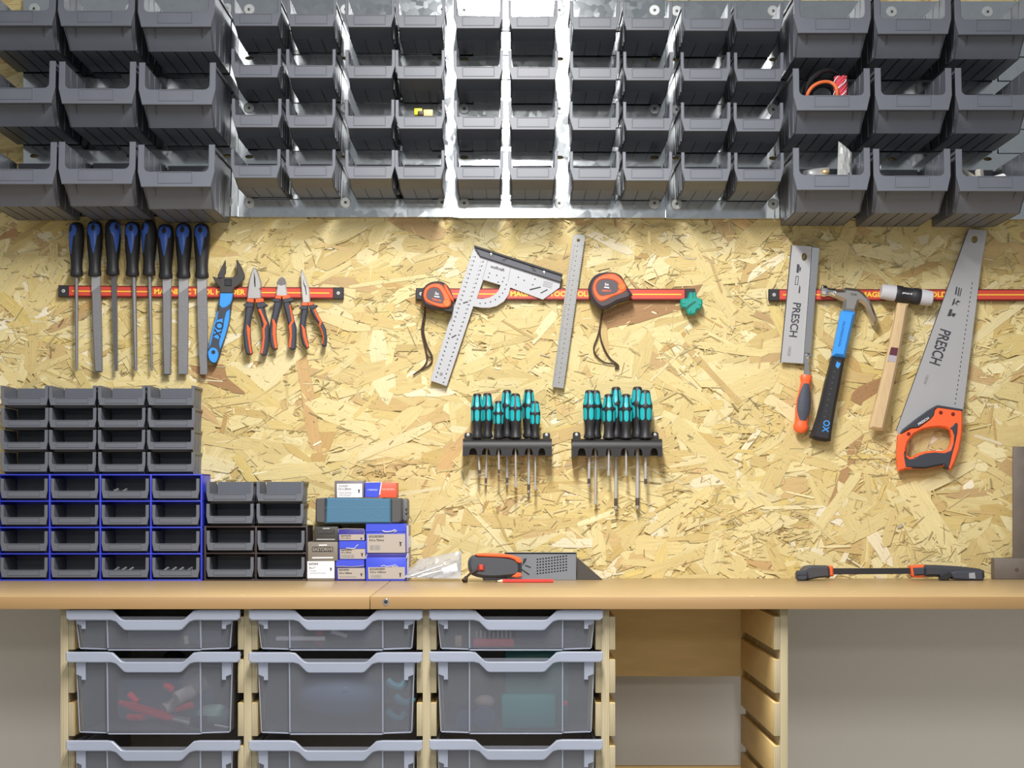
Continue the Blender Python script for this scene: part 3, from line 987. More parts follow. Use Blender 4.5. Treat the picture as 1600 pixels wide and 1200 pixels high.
c = CB.p(182, 928, -0.0316)
mb = MB(); mb.lathe((c.x, -0.0318, c.z), (c.x, -0.029, c.z), [(0, 0.0042), (1, 0.0042)], 18); mb.build('hanging_hole', M_INK, gr)
text('OX', CB.p(222, 732, -0.0316), 0.0165, M_INK, gr, -104, width=0.034)

# ================================================================== pliers
def pliers(label, crop, head, hl, hr, sl, sr, cl, cr, gl, gr_, head_m, extra=None):
    t = thing('pliers', label, 'pliers', crop.p((hl[0][0] + hr[0][0]) / 2, 950, -0.0165), 'orange and grey pliers on the red bar')
    plate('jaws', crop, head, -0.0265, -0.0170, head_m, t, 0.0018)
    for pts, st, co, gu in ((hl, sl, cl, gl), (hr, sr, cr, gr_)):
        h = plate('handle', crop, pts, -0.0300, -0.0175, M_NAVY, t, 0.003)
        plate('stripe', crop, st, -0.0312, -0.0285, M_ORANGE, h, 0.0012, label='orange inner stripe')
        plate('collar', crop, co, -0.0306, -0.0175, M_ORANGE, h, 0.001)
        plate('finger_guard', crop, gu, -0.0318, -0.0170, M_NAVY, h, 0.0012)
    if extra:
        extra(t)
    return t
def seam(crop, pts, depth=-0.0268):
    def f(t):
        plate('jaw_gap', crop, pts, depth, -0.0255, M_INK, t, 0.0)
    return f
PLH = mat('pliers_steel', (0.50, 0.49, 0.48), 0.38, 0.75, var=0.08, vscale=60)
pliers('combination pliers with square serrated jaws, next to the wrench', CB,
       [(522, 208), (545, 212), (566, 262), (583, 318), (590, 352), (590, 374), (577, 390), (588, 408), (588, 475), (470, 475), (470, 440), (478, 370), (489, 300), (506, 245)],
       [(470, 480), (524, 498), (521, 545), (505, 620), (492, 690), (494, 790), (503, 880), (512, 938), (494, 954), (462, 946), (446, 890), (438, 815), (434, 740), (447, 650), (456, 560)],
       [(540, 498), (606, 478), (611, 540), (628, 610), (648, 670), (655, 725), (652, 830), (640, 920), (632, 952), (604, 962), (582, 938), (592, 880), (602, 800), (596, 715), (580, 640), (560, 575)],
       [(466, 690), (480, 705), (494, 728), (492, 800), (500, 870), (510, 935), (496, 945), (486, 900), (472, 800), (464, 735)],
       [(560, 565), (585, 560), (600, 600), (622, 650), (640, 680), (618, 730), (620, 800), (608, 900), (598, 945), (583, 936), (594, 870), (602, 800), (597, 730), (612, 690), (590, 625)],
       [(470, 470), (524, 476), (524, 505), (466, 500)], [(540, 476), (604, 468), (610, 500), (540, 508)],
       [(466, 508), (524, 512), (520, 545), (460, 545), (432, 524)], [(545, 515), (610, 502), (642, 524), (612, 545), (556, 552)], PLH,
       seam(CB, [(528, 240), (540, 300), (542, 370), (534, 376), (528, 330)]))
pliers('diagonal cutting pliers with short rounded jaws, middle of the three pliers', CB,
       [(765, 284), (790, 298), (802, 335), (800, 378), (808, 405), (810, 455), (716, 455), (718, 405), (724, 380), (720, 338), (736, 305)],
       [(700, 500), (762, 458), (757, 520), (738, 600), (718, 668), (712, 760), (722, 850), (726, 898), (704, 914), (678, 898), (664, 850), (658, 770), (668, 660), (690, 570)],
       [(768, 458), (835, 500), (845, 560), (864, 640), (886, 715), (886, 820), (880, 902), (852, 914), (826, 893), (822, 850), (828, 780), (818, 690), (798, 600), (778, 530)],
       [(680, 640), (700, 655), (716, 690), (712, 770), (722, 850), (724, 893), (708, 902), (696, 860), (684, 770), (686, 690)],
       [(836, 520), (850, 580), (862, 640), (870, 662), (848, 700), (850, 790), (842, 880), (832, 896), (824, 884), (824, 850), (832, 780), (822, 700), (848, 658), (838, 600), (826, 530)],
       [(716, 440), (762, 446), (756, 476), (706, 472)], [(768, 446), (826, 440), (842, 470), (770, 478)],
       [(700, 472), (752, 478), (744, 506), (690, 496), (668, 488)], [(772, 478), (838, 462), (880, 490), (836, 500), (780, 510)], M_PALE,
       lambda t: plate('jaw_edge', CB, [(764, 290), (788, 302), (800, 336), (796, 352), (758, 362), (726, 350), (724, 338), (738, 308)], -0.0269, -0.025, mat('dark_jaw_steel', (0.20, 0.19, 0.18), 0.4, 0.8), t, 0.0006))
pliers('long-nose pliers with a slender pointed jaw, at the end of the row of pliers', CB,
       [(928, 224), (934, 222), (948, 250), (968, 305), (988, 360), (1000, 400), (1006, 508), (942, 512), (934, 430), (928, 340), (924, 270)],
       [(936, 512), (986, 520), (984, 570), (972, 640), (964, 700), (974, 775), (994, 885), (972, 902), (944, 868), (926, 800), (918, 715), (924, 625), (936, 560)],
       [(992, 520), (1034, 510), (1050, 560), (1080, 620), (1110, 672), (1138, 728), (1148, 810), (1142, 878), (1112, 882), (1104, 862), (1116, 808), (1098, 735), (1068, 680), (1030, 620), (1002, 562)],
       [(924, 690), (942, 704), (962, 728), (972, 790), (994, 880), (980, 893), (962, 850), (944, 790), (936, 725)],
       [(1046, 552), (1062, 590), (1090, 640), (1108, 672), (1092, 705), (1110, 745), (1124, 800), (1114, 862), (1106, 858), (1116, 806), (1098, 740), (1078, 695), (1086, 672), (1060, 630), (1034, 570)],
       [(938, 505), (986, 510), (986, 532), (932, 532)], [(990, 510), (1030, 498), (1036, 524), (994, 534)],
       [(932, 534), (984, 538), (978, 566), (926, 566), (908, 552)], [(998, 536), (1040, 524), (1070, 530), (1046, 552), (1008, 566)], M_PALE,
       seam(CB, [(946, 300), (958, 350), (970, 368), (978, 440), (972, 440), (962, 378), (950, 350)]))

# ================================================================== combination square and ruler
t = thing('mitre_square', 'white aluminium carpenter square with a black stock and quarter-circle cutout', 'square', CC.p(245, 1110, -0.016))
sq = plate('blade', CC, [(493, 152), (1104, 352), (1086, 442), (970, 526), (744, 442), (733, 490), (700, 538), (650, 570), (600, 582), (545, 582), (487, 572), (302, 1126), (188, 1088), (300, 740)], -0.0185, -0.0160,
           mat('white_anodised_aluminium', (0.43, 0.44, 0.46), 0.40, 0.1), t, 0.0004, holes=[[(556, 388), (676, 425), (662, 462), (636, 490), (596, 512), (552, 520), (512, 518)]])
st = plate('stock', CC, [(493, 150), (1106, 350), (1096, 406), (533, 224)], -0.0250, -0.0120, mat('slate_stock', (0.075, 0.08, 0.10), 0.45), t, 0.0012)
plate('edge_lip', CC, [(493, 146), (1108, 346), (1106, 360), (500, 162)], -0.0290, -0.0120, M_BLACK, t, 0.0006)
for q in ([(682, 252), (720, 235), (730, 240), (700, 258)], [(878, 285), (892, 290), (914, 330), (902, 326)], [(896, 292), (906, 295), (926, 333), (916, 330)], [(500, 168), (508, 170), (524, 196), (518, 200)]):
    plate('groove', CC, q, -0.0255, -0.0245, M_INK, st)
for (x, y) in ((610, 212), (980, 338)):
    c = CC.p(x, y, -0.026)
    mb = MB(); mb.lathe((c.x, -0.0275, c.z), (c.x, -0.0245, c.z), [(0, 0.002), (0.3, 0.0042), (1, 0.0046)], 16); mb.build('rivet', M_CHROME, st, 'bright rivet')
mb = MB()
def dot(mb, crop, x, y, r, depth, th=0.0003, n=8):
    c = crop.p(x, y, depth)
    mb.lathe((c.x, depth - th, c.z), (c.x, depth + th, c.z), [(0, r), (1, r)], n)
for k in range(29):
    f = k / 28
    dot(mb, CC, 500 - f * 270, 228 + f * 835, 0.0015, -0.0186)
    dot(mb, CC, 486 - f * 258, 226 + f * 832, 0.0008, -0.0186)
    dot(mb, CC, 555 - f * 275, 262 + f * 838, 0.0015, -0.0186)
    if k < 28:
        dot(mb, CC, 540 - f * 262, 264 + f * 835, 0.0008, -0.0186)
for k in range(8):
    a = R(8 + k * 12)
    dot(mb, CC, 540 + 178 * math.cos(a) , 400 + 152 * math.sin(a), 0.0015, -0.0186)
for (x, y) in ((600, 342), (592, 370), (650, 356), (700, 374), (690, 400), (800, 370), (782, 422), (915, 383), (900, 422), (840, 392), (660, 404)):
    dot(mb, CC, x, y, 0.0015, -0.0186)
mb.build('scale_marks', M_INK, sq)
for q in ([(414, 546), (448, 536), (452, 544), (418, 554)], [(334, 786), (366, 768), (371, 775), (338, 794)], [(878, 452), (954, 434), (957, 442), (880, 462)], [(952, 478), (1000, 452), (1005, 459), (957, 484)]):
    plate('slot', CC, q, -0.0187, -0.0180, M_INK, sq)
c = CC.p(264, 1043, -0.0188)
mb = MB(); mb.lathe((c.x, -0.0188, c.z), (c.x, -0.018, c.z), [(0, 0.0036), (1, 0.0036)], 16); mb.build('hanging_hole', M_GREYINK, sq)
mb = MB()
for k in range(4):
    a, b = CC.p(975 + k * -2, 398 + k * 10, -0.0188), CC.p(1040 - k * 3, 412 + k * 11, -0.0188)
    mb.tube([a, b], 0.0004, 4)
for (p, q) in (((590, 245), (550, 385)), ((748, 292), (728, 400))):
    mb.tube([CC.p(*p, -0.0188), CC.p(*q, -0.0188)], 0.0003, 4)
mb.build('rule_lines', M_GREYINK, sq)
text('wolfcraft', CC.p(655, 308, -0.0189), 0.0062, M_INK, sq, -16, width=0.031)

t = thing('steel_ruler', 'narrow grey steel ruler hanging between the square and the larger tape measure', 'ruler', CD.p(140, 1135, -0.016))
rb = plate('blade', CD, [(245, 92), (252, 78), (266, 70), (310, 74), (324, 80), (330, 95), (181, 1142), (100, 1131)], -0.0180, -0.0166, mat('dull_rule_steel', (0.27, 0.27, 0.265), 0.42, 0.35, var=0.08, vscale=90), t, 0.0003, holes=[circle(283, 112, 11, n=14)])
mb = MB()
for k in range(60):
    f = k / 59
    x, y = 252 - f * 146, 150 + f * 960
    L = 14 if k % 5 == 0 else 8
    mb.tube([CD.p(x, y, -0.0181), CD.p(x + L, y + L * 0.14, -0.0181)], 0.00032, 4)
    x2, y2 = 322 - f * 136, 150 + f * 975
    mb.tube([CD.p(x2, y2, -0.0181), CD.p(x2 - L, y2 - L * 0.14, -0.0181)], 0.00032, 4)
for k in range(29):
    f = k / 28
    dot(mb, CD, 277 - f * 130, 155 + f * 945, 0.0011, -0.0181)
mb.build('scale_marks', M_INK, rb)

# ================================================================== tape measures
def tape(label, crop, body, ring, ringhole, face, wing, btn, cap, t0, lan, txt):
    t = thing('tape_measure', label, 'tape measure', crop.p(body[0][0], body[0][1], -0.016))
    bd = plate('case', crop, body, -0.0480, -0.0165, mat('tape_case_rubber', (0.055, 0.042, 0.050), 0.5), t, 0.006, sm=4)
    rg = plate('shell', crop, ring, -0.0505, -0.0440, M_ORANGE, t, 0.0022, holes=[ringhole], sm=4)
    plate('face', crop, face, -0.0490, -0.0460, mat('tape_face', (0.075, 0.060, 0.072), 0.45), t, 0.0006, sm=3)
    if wing:
        plate('thumb_lock', crop, wing, -0.0500, -0.0420, M_ORANGE, t, 0.002)
    c = crop.p(btn[0], btn[1], -0.0515)
    k = crop.len(btn[2], -0.05)
    mb = MB(); mb.lathe((c.x, -0.0520, c.z), (c.x, -0.046, c.z), [(0, k * 0.85), (0.25, k), (1, k)], 22); mb.build('boss', mat('bright_orange', (0.95, 0.16, 0.015), 0.35), t)
    plate('hook_end', crop, cap, -0.0440, -0.0210, M_BLACK, t, 0.0012)
    mb = MB()
    for path in lan:
        mb.tube(spath([crop.p(x, y, d - .001) for (x, y, d) in path]), 0.0017, 8, flat=0.0010)
    mb.build('wrist_cord', M_CORD, t)
    ic, rot = txt
    w = crop.p(ic[0], ic[1], -0.0492)
    text('5m', (w.x, -0.0493, w.z), 0.0058, M_WHITE, t, rot, width=0.008)
    plate('badge', crop, [(ic[0] - 18, ic[1] + 15), (ic[0] + 18, ic[1] + 19), (ic[0] + 17, ic[1] + 27), (ic[0] - 18, ic[1] + 22)], -0.0494, -0.0485, M_WHITE, t)
    w = crop.p(ic[0] - 2, ic[1] + 44, -0.0493)
    text('PRESCH', (w.x, -0.0493, w.z), 0.0042, M_ORANGE, t, rot, width=crop.len(60))
    return t
tape('smaller orange and dark tape measure beside the carpenter square', CC,
     [(185, 582), (138, 555), (124, 505), (132, 460), (158, 422), (200, 400), (255, 396), (290, 410), (318, 440), (345, 500), (350, 545), (335, 590), (290, 596)],
     [(160, 540), (140, 500), (148, 455), (178, 425), (222, 412), (262, 420), (290, 455), (318, 500), (332, 548), (310, 578), (240, 574)],
     [(172, 522), (163, 495), (172, 462), (205, 444), (245, 452), (275, 500), (278, 548), (230, 545)],
     [(170, 520), (162, 495), (172, 460), (205, 442), (246, 450), (278, 500), (280, 550), (230, 548)],
     [(280, 418), (296, 420), (325, 470), (350, 520), (346, 542), (318, 505), (290, 455)], (302, 549, 27),
     [(268, 592), (335, 575), (345, 590), (336, 610), (300, 606)], None,
     [[(150, 575, -0.03), (147, 630, -0.012), (138, 670, -0.009), (130, 740, -0.008), (150, 840, -0.007), (165, 915, -0.007), (162, 960, -0.007), (130, 1005, -0.006), (70, 1050, -0.005)],
      [(152, 575, -0.03), (152, 640, -0.012), (145, 690, -0.009), (143, 760, -0.008), (168, 850, -0.008), (200, 918, -0.007), (196, 960, -0.007), (165, 995, -0.006), (120, 1015, -0.005)],
      [(147, 640, -0.0125), (143, 690, -0.011)], [(165, 905, -0.007), (182, 930, -0.007), (198, 918, -0.007)]],
     ((234, 484), -12))
tape('larger orange and dark tape measure with a looped wrist cord', CD,
     [(450, 588), (400, 558), (365, 505), (354, 450), (368, 392), (408, 350), (470, 333), (535, 336), (580, 358), (606, 400), (640, 460), (658, 490), (630, 520), (560, 542), (505, 572)],
     [(430, 535), (395, 495), (384, 440), (405, 385), (460, 350), (530, 345), (575, 372), (604, 410), (618, 450), (590, 478), (520, 505), (470, 530)],
     [(440, 495), (416, 470), (408, 430), (430, 394), (480, 384), (540, 398), (562, 430), (548, 472), (490, 490)],
     [(440, 497), (415, 470), (406, 430), (428, 392), (480, 382), (541, 396), (564, 430), (550, 474), (490, 492)],
     None, (585, 434, 27), [(575, 505), (640, 462), (660, 490), (630, 518), (585, 524)], None,
     [[(452, 580, -0.03), (448, 630, -0.014), (440, 660, -0.011), (428, 740, -0.009), (410, 800, -0.008), (390, 860, -0.007), (405, 910, -0.006), (460, 960, -0.006), (520, 970, -0.006), (545, 975, -0.006), (540, 1008, -0.005)],
      [(455, 580, -0.03), (444, 650, -0.013), (432, 720, -0.009), (440, 800, -0.008), (470, 880, -0.007), (505, 935, -0.006), (548, 970, -0.006), (562, 990, -0.006), (550, 1010, -0.005)],
      [(447, 625, -0.0145), (440, 660, -0.0125)]],
     ((480, 420), 0))

# ================================================================== green star block
t = thing('magnetiser_block', 'small green star-shaped plastic block at the end of the magnetic bar', 'magnetiser', CD.p(1072, 632, -0.0155))
CS = Crop(1040, 440, 17.14)
bd = plate('body', CS, [(640, 285), (820, 280), (842, 425), (985, 470), (998, 560), (985, 660), (930, 735), (845, 750), (815, 850), (740, 885), (615, 880), (565, 790), (560, 715), (430, 690), (400, 610), (405, 480), (470, 455), (595, 445)], -0.0330, -0.0158, M_GREEN, t, 0.003)
plate('groove', CS, [(560, 690), (590, 640), (740, 545), (800, 515), (820, 540), (690, 640), (590, 735)], -0.0336, -0.031, mat('dark_green', (0.004, 0.10, 0.08), 0.5), bd)
for q in ([(722, 285), (742, 285), (746, 420), (724, 450)], [(440, 575), (540, 590), (540, 600), (440, 590)], [(890, 610), (975, 615), (975, 630), (890, 625)], [(660, 790), (690, 780), (690, 830), (670, 840)]):
    plate('slot', CS, q, -0.0336, -0.031, MATS['dark_green'], bd)

# ================================================================== back saw
t = thing('back_saw', 'short back saw with a stiff folded spine and an orange round handle', 'saw', CE.p(205, 1120, -0.016))
bl = plate('blade', CE, [(164, 114), (292, 121), (222, 748), (104, 740)], -0.0175, -0.0160, M_BLADE, t, 0.0002, holes=[smooth([(228, 155), (241, 165), (240, 190), (228, 198), (216, 188), (217, 164)], 3)])
plate('spine', CE, [(268, 120), (314, 125), (265, 700), (258, 745), (222, 748)], -0.0205, -0.0150, M_CHROME, t, 0.0016)
plate('tooth_edge', CE, [(158, 114), (165, 114), (106, 740), (99, 740)], -0.0173, -0.0162, mat('dark_tooth_steel', (0.10, 0.09, 0.09), 0.4, 0.7), t)
plate('tang', CE, [(228, 690), (262, 690), (254, 745), (262, 812), (226, 812), (230, 745)], -0.0225, -0.0165, M_CHROME, t, 0.0015)
c = CE.p(250, 708, -0.024); mb = MB(); mb.lathe((c.x, -0.0255, c.z), (c.x, -0.021, c.z), [(0, 0.003), (0.4, 0.0055), (1, 0.006)], 18); mb.build('bolt', M_CHROME, t)
p0, p1 = CE.p(240, 808, -0.0255), CE.p(207, 1118, -0.0255)
hp = [(0, 0.0105), (0.03, 0.0125), (0.09, 0.0122), (0.14, 0.0098), (0.24, 0.0118), (0.45, 0.0152), (0.62, 0.0160), (0.78, 0.0138), (0.83, 0.0140), (0.90, 0.0165), (0.96, 0.0145), (1.0, 0.0085)]
mb = MB(); mb.lathe(p0, p1, hp, 24, 0.62); hd = mb.build('handle', M_ORANGE, t)
mb = MB(); mb.patch(p0, p1, hp, 0.15, 0.79, lambda e: 1.15 * max(0.02, math.sin(math.pi * (0.08 + 0.86 * e))) ** 0.55, math.pi / 2 + 0.1, 0.62, 0.0006, 24, 12); mb.build('grip', mat('grey_blue_grip', (0.055, 0.062, 0.085), 0.6, bump=0.5, bscale=420), hd)
text('PRESCH', CE.p(177, 514, -0.0177), 0.0165, mat('saw_print', (0.04, 0.04, 0.05), 0.5), bl, -97, width=CE.len(183))
text('10028', CE.p(148, 680, -0.0177), 0.006, M_GREYINK, bl, -97)
def icons(crop, items, depth, parent):
    mb = MB()
    for pts in items:
        mb.plate([loop(crop, pts, depth)], depth - 0.0003, depth + 0.0003)
    mb.build('pictograms', MATS['saw_print'], parent)
icons(CE, [[(190, 215), (203, 217), (199, 262), (186, 260)], [(203, 226), (212, 236), (206, 256), (202, 250)], [(184, 278), (198, 280), (197, 284), (183, 282)], [(183, 282), (186, 282), (181, 325), (178, 325)], [(178, 322), (193, 324), (193, 327), (178, 325)], [(196, 282), (199, 282), (195, 326), (192, 326)], [(203, 325), (208, 340), (205, 372), (197, 368), (201, 340)]], -0.0176, bl)

# ================================================================== claw hammer
t = thing('claw_hammer', 'claw hammer with a steel head and a blue and black grip', 'hammer', CE.p(320, 1160, -0.016))
HD = mat('hammer_steel', (0.52, 0.50, 0.47), 0.3, 0.95)
hd = plate('head', CE, [(375, 347), (410, 352), (440, 352), (450, 338), (520, 346), (548, 366), (572, 392), (596, 432), (612, 475), (624, 512), (618, 536), (606, 540), (592, 520), (574, 474), (556, 440), (535, 420), (524, 418), (506, 472), (438, 466), (440, 412), (410, 398), (375, 384)], -0.0370, -0.0165, HD, t, 0.006)
mb = MB(); mb.lathe(CE.p(318, 355, -0.0268), CE.p(392, 369, -0.0268), [(0, 0.0105), (0.04, 0.0125), (0.32, 0.0128), (0.45, 0.0102), (0.62, 0.0085), (1.0, 0.0105)], 26); mb.build('striking_face', M_CHROME, t, 'bright round striking face')
gp = plate('grip', CE, [(381, 706), (450, 714), (436, 790), (418, 890), (402, 970), (388, 1050), (378, 1110), (374, 1162), (350, 1166), (300, 1158), (264, 1143), (276, 1110), (300, 1040), (322, 950), (344, 850), (366, 770)], -0.0390, -0.0160, M_BLACK, t, 0.007)
plate('shaft', CE, [(430, 462), (506, 472), (478, 590), (451, 715), (381, 706), (404, 590)], -0.0360, -0.0170, M_SKY, t, 0.006)
text('OX', CE.p(344, 1082, -0.0394), 0.0135, M_SKY, gp, -98, width=CE.len(64))
text('PROFESSIONAL', CE.p(428, 590, -0.0363), 0.005, mat('blue_print', (0.02, 0.14, 0.45), 0.5), t, -101, width=CE.len(140))
text('OX', CE.p(494, 378, -0.0373), 0.0045, M_INK, hd, -8, width=CE.len(34))
plate('emblem', CE, [(396, 760), (404, 735), (412, 742), (424, 745), (418, 762), (408, 775)], -0.0393, -0.038, M_SKY, gp)
mb = MB()
for k in range(9):
    y = 790 + k * 30; x = 385 - k * 6.6
    mb.tube([CE.p(x, y, -0.0386), CE.p(x + 10, y + 3, -0.0389)], 0.0006, 4)
mb.build('measuring_ticks', M_GREYINK, gp)

# ================================================================== soft-face mallet
t = thing('soft_face_mallet', 'mallet with white plastic faces, black head and pale wooden handle', 'mallet', CG.p(86, 948, -0.016))
MY = -0.0330
P = lambda q: CG.p(104 + 229 * q, 329 + 33 * q, MY)
mb = MB(); mb.lathe(P(0.27), P(0.77), [(0, 0.0165), (0.06, 0.0178), (0.25, 0.0175), (0.3, 0.0162), (0.68, 0.0162), (0.73, 0.0178), (0.95, 0.0178), (1, 0.0165)], 28, 0.92); hd = mb.build('head', M_BLACK, t)
for a, b in ((0.0, 0.28), (1.0, 0.76)):
    mb = MB(); mb.lathe(P(a), P(b), [(0, 0.0138), (0.06, 0.0156), (0.5, 0.0168), (1, 0.0168)], 28, 0.92); mb.build('face', M_CAPW, t, 'white plastic striking face')
plate('handle', CG, [(182, 378), (230, 384), (214, 480), (186, 640), (152, 800), (119, 950), (88, 950), (55, 940), (82, 830), (118, 690), (146, 560), (168, 460)], MY - 0.0085, MY + 0.0085, M_WOOD, t, 0.006)
plate('label_sticker', CG, [(150, 578), (182, 582), (170, 646), (133, 640)], MY - 0.0089, MY - 0.008, M_MARK, t)
plate('label_sticker', CG, [(140, 612), (176, 618), (170, 646), (133, 640)], MY - 0.0091, MY - 0.008, mat('label_grey', (0.40, 0.36, 0.40), 0.5), t)
w = CG.p(222, 338, MY - 0.0165); text('picard', (w.x, w.y, w.z), 0.004, M_WHITE, hd, -8, width=CG.len(42))

# ================================================================== hand saw
t = thing('hand_saw', 'long panel saw with a wide blade and an orange closed handle', 'saw', CG.p(290, 1128, -0.016))
bl = plate('blade', CG, [(497, 51), (574, 56), (577, 66), (552, 210), (470, 870), (340, 900), (182, 968), (174, 950), (336, 500)], -0.0178, -0.0163, M_BLADE, t, 0.0002, holes=[smooth([(520, 82), (534, 86), (534, 104), (522, 114), (510, 106), (510, 90)], 3)])
plate('tooth_edge', CG, [(493, 51), (499, 51), (338, 502), (177, 955), (171, 950), (332, 500)], -0.0176, -0.0164, MATS['dark_tooth_steel'], t)
mb = MB()
for k in range(27):
    f = k / 26
    mb.tube([CG.p(512 - 76 * f, 290 + 535 * f, -0.0179), CG.p(511 - 76 * f, 298 + 535 * f, -0.0179)], 0.0008, 5)
mb.build('dotted_line', M_INK, bl)
text('PRESCH', CG.p(366, 578, -0.0180), 0.0235, MATS['saw_print'], bl, -108, width=CG.len(160))
text('10030', CG.p(306, 722, -0.0180), 0.006, M_GREYINK, bl, -108)
icons(CG, [[(440, 308), (446, 310), (440, 345), (434, 343)], [(452, 312), (457, 313), (450, 350), (445, 348)], [(462, 316), (466, 317), (458, 352), (454, 351)], [(430, 362), (436, 360), (432, 385), (420, 395), (422, 385)], [(446, 368), (460, 376), (440, 382), (450, 395), (434, 384)], [(412, 408), (424, 410), (416, 440), (400, 440)], [(424, 425), (440, 430), (428, 445), (418, 436)]], -0.0179, bl)
CH = Crop(1400, 620, 9.23)
hole = [(205, 872), (160, 840), (150, 750), (180, 650), (260, 545), (380, 480), (500, 452), (620, 440), (720, 452), (780, 480), (810, 560), (800, 670), (770, 750), (700, 782), (560, 772), (430, 785), (330, 815), (260, 860)]
hd = plate('handle', CH, [(590, 128), (965, 185), (972, 330), (965, 520), (925, 750), (860, 940), (800, 1062), (740, 1045), (700, 1000), (600, 1010), (420, 1045), (280, 1042), (130, 1050), (110, 1068), (40, 1070), (22, 900), (30, 700), (40, 560), (70, 530), (220, 450), (330, 440), (450, 350), (540, 260), (550, 200)], -0.0330, -0.0155, M_ORANGE, t, 0.004, holes=[hole])
plate('grip', CH, [(205, 885), (262, 872), (335, 828), (430, 798), (560, 785), (705, 795), (782, 760), (815, 670), (825, 560), (796, 478), (760, 445), (810, 410), (850, 360), (895, 358), (912, 395), (905, 520), (870, 680), (830, 830), (800, 960), (770, 1050), (735, 1042), (695, 990), (590, 1005), (420, 1040), (280, 1036), (130, 1030), (108, 900), (112, 780), (140, 760), (148, 845)], -0.0350, -0.0150, mat('slate_grip', (0.035, 0.042, 0.058), 0.6, bump=0.3, bscale=600), t, 0.0045)
plate('collar', CH, [(590, 128), (610, 120), (965, 178), (968, 205), (600, 158), (560, 180), (545, 260), (500, 320), (320, 440), (215, 448), (70, 530), (110, 470), (300, 320), (480, 190)], -0.0340, -0.0155, MATS['slate_grip'], t, 0.001)
text('PRESCH', CH.p(398, 352, -0.0343), 0.0048, M_WHITE, t, 33, width=CH.len(175))
for (x, y) in ((646, 228), (822, 250), (182, 536)):
    c = CH.p(x, y, -0.0335); mb = MB(); mb.lathe((c.x, -0.0338, c.z), (c.x, -0.031, c.z), [(0, 0.0040), (1, 0.0040)], 16); mb.build('bolt', M_DRED, t, 'dark red bolt')

# ================================================================== screwdriver racks
def rack(label, crop, x0, x1, yt, ym, yb, tabs, arches):
    """x0,x1 ends, yt top line, ym where the skirt begins, yb bottom of the skirt"""
    D = -0.062
    a, b = crop.p(x0, yt, D), crop.p(x1, yb, D)
    t = thing('screwdriver_rack', label, 'rack', ((a.x + b.x) / 2, -0.004, b.z))
    zt, zb = a.z, b.z
    zm = crop.p(x0, ym, D).z
    mb = MB()
    # rounded top: outer and inner profile swept along x
    r = 0.016
    out = [(-0.0045, zt)] + [(D + r - r * math.sin(R(q)), zt - r + r * math.cos(R(q))) for q in (0, 18, 36, 54, 72, 90)] + [(D, zm)]
    inn = [(y + (0.0028 if y < -0.01 else 0), z - 0.0028) for (y, z) in out[:-1]] + [(D + 0.0028, zm)]
    pr = out + inn[::-1]
    n = len(pr)
    V = [(x, y, z) for x in (a.x, b.x) for (y, z) in pr]
    mb.add(V, [(j, (j + 1) % n, n + (j + 1) % n, n + j) for j in range(n)])
    # skirt with arches
    loop_ = [(a.x, zm + 0.0003), (b.x, zm + 0.0003), (b.x, zb)]
    for (u, v) in reversed(arches):
        xu, xv = crop.p(u, yb, D).x, crop.p(v, yb, D).x
        zt2 = zm - 0.0002
        cx_, hw_ = (xu + xv) / 2, (xv - xu) / 2
        loop_ += [(xv, zb), (xv - hw_ * .22, zm - 0.0055), (cx_ + hw_ * .45, zt2 - 0.0008), (cx_, zt2 - 0.0004), (cx_ - hw_ * .45, zt2 - 0.0008), (xu + hw_ * .22, zm - 0.0055), (xu, zb)]
    loop_ += [(a.x, zb)]
    mb.plate([loop_], D, D + 0.0028)
    for x in (a.x, b.x):
        s = 0.0028 if x == a.x else -0.0028
        mb.box(min(x, x + s), max(x, x + s), D + 0.006, -0.0045, zb + 0.002, zt - 0.006)
    mb.box(a.x, b.x, -0.0068, -0.0045, zb + 0.004, zt)
    mb.build('channel', mat('rack_plastic', (0.013, 0.012, 0.013), 0.5, bump=0.1, bscale=500), t)
    for (u, v) in tabs:
        p, q = crop.p(u, yt - 55, -0.0075), crop.p(v, yt + 5, -0.0075)
        mb = MB(); mb.plate([[(p.x, q.z), (q.x, q.z), (q.x, p.z - .003), (q.x - .003, p.z), (p.x + .003, p.z), (p.x, p.z - .003)]], -0.009, -0.0045, 0.001)
        tb = mb.build('mounting_tab', MATS['rack_plastic'], t)
        cx_, cz_ = (p.x + q.x) / 2, (p.z + q.z) / 2 + 0.002
        mb = MB(); mb.lathe((cx_, -0.0108, cz_), (cx_, -0.0085, cz_), [(0, 0.0022), (0.4, 0.0036), (1, 0.0038)], 14); mb.build('screw', M_WASHER, tb)
    return t

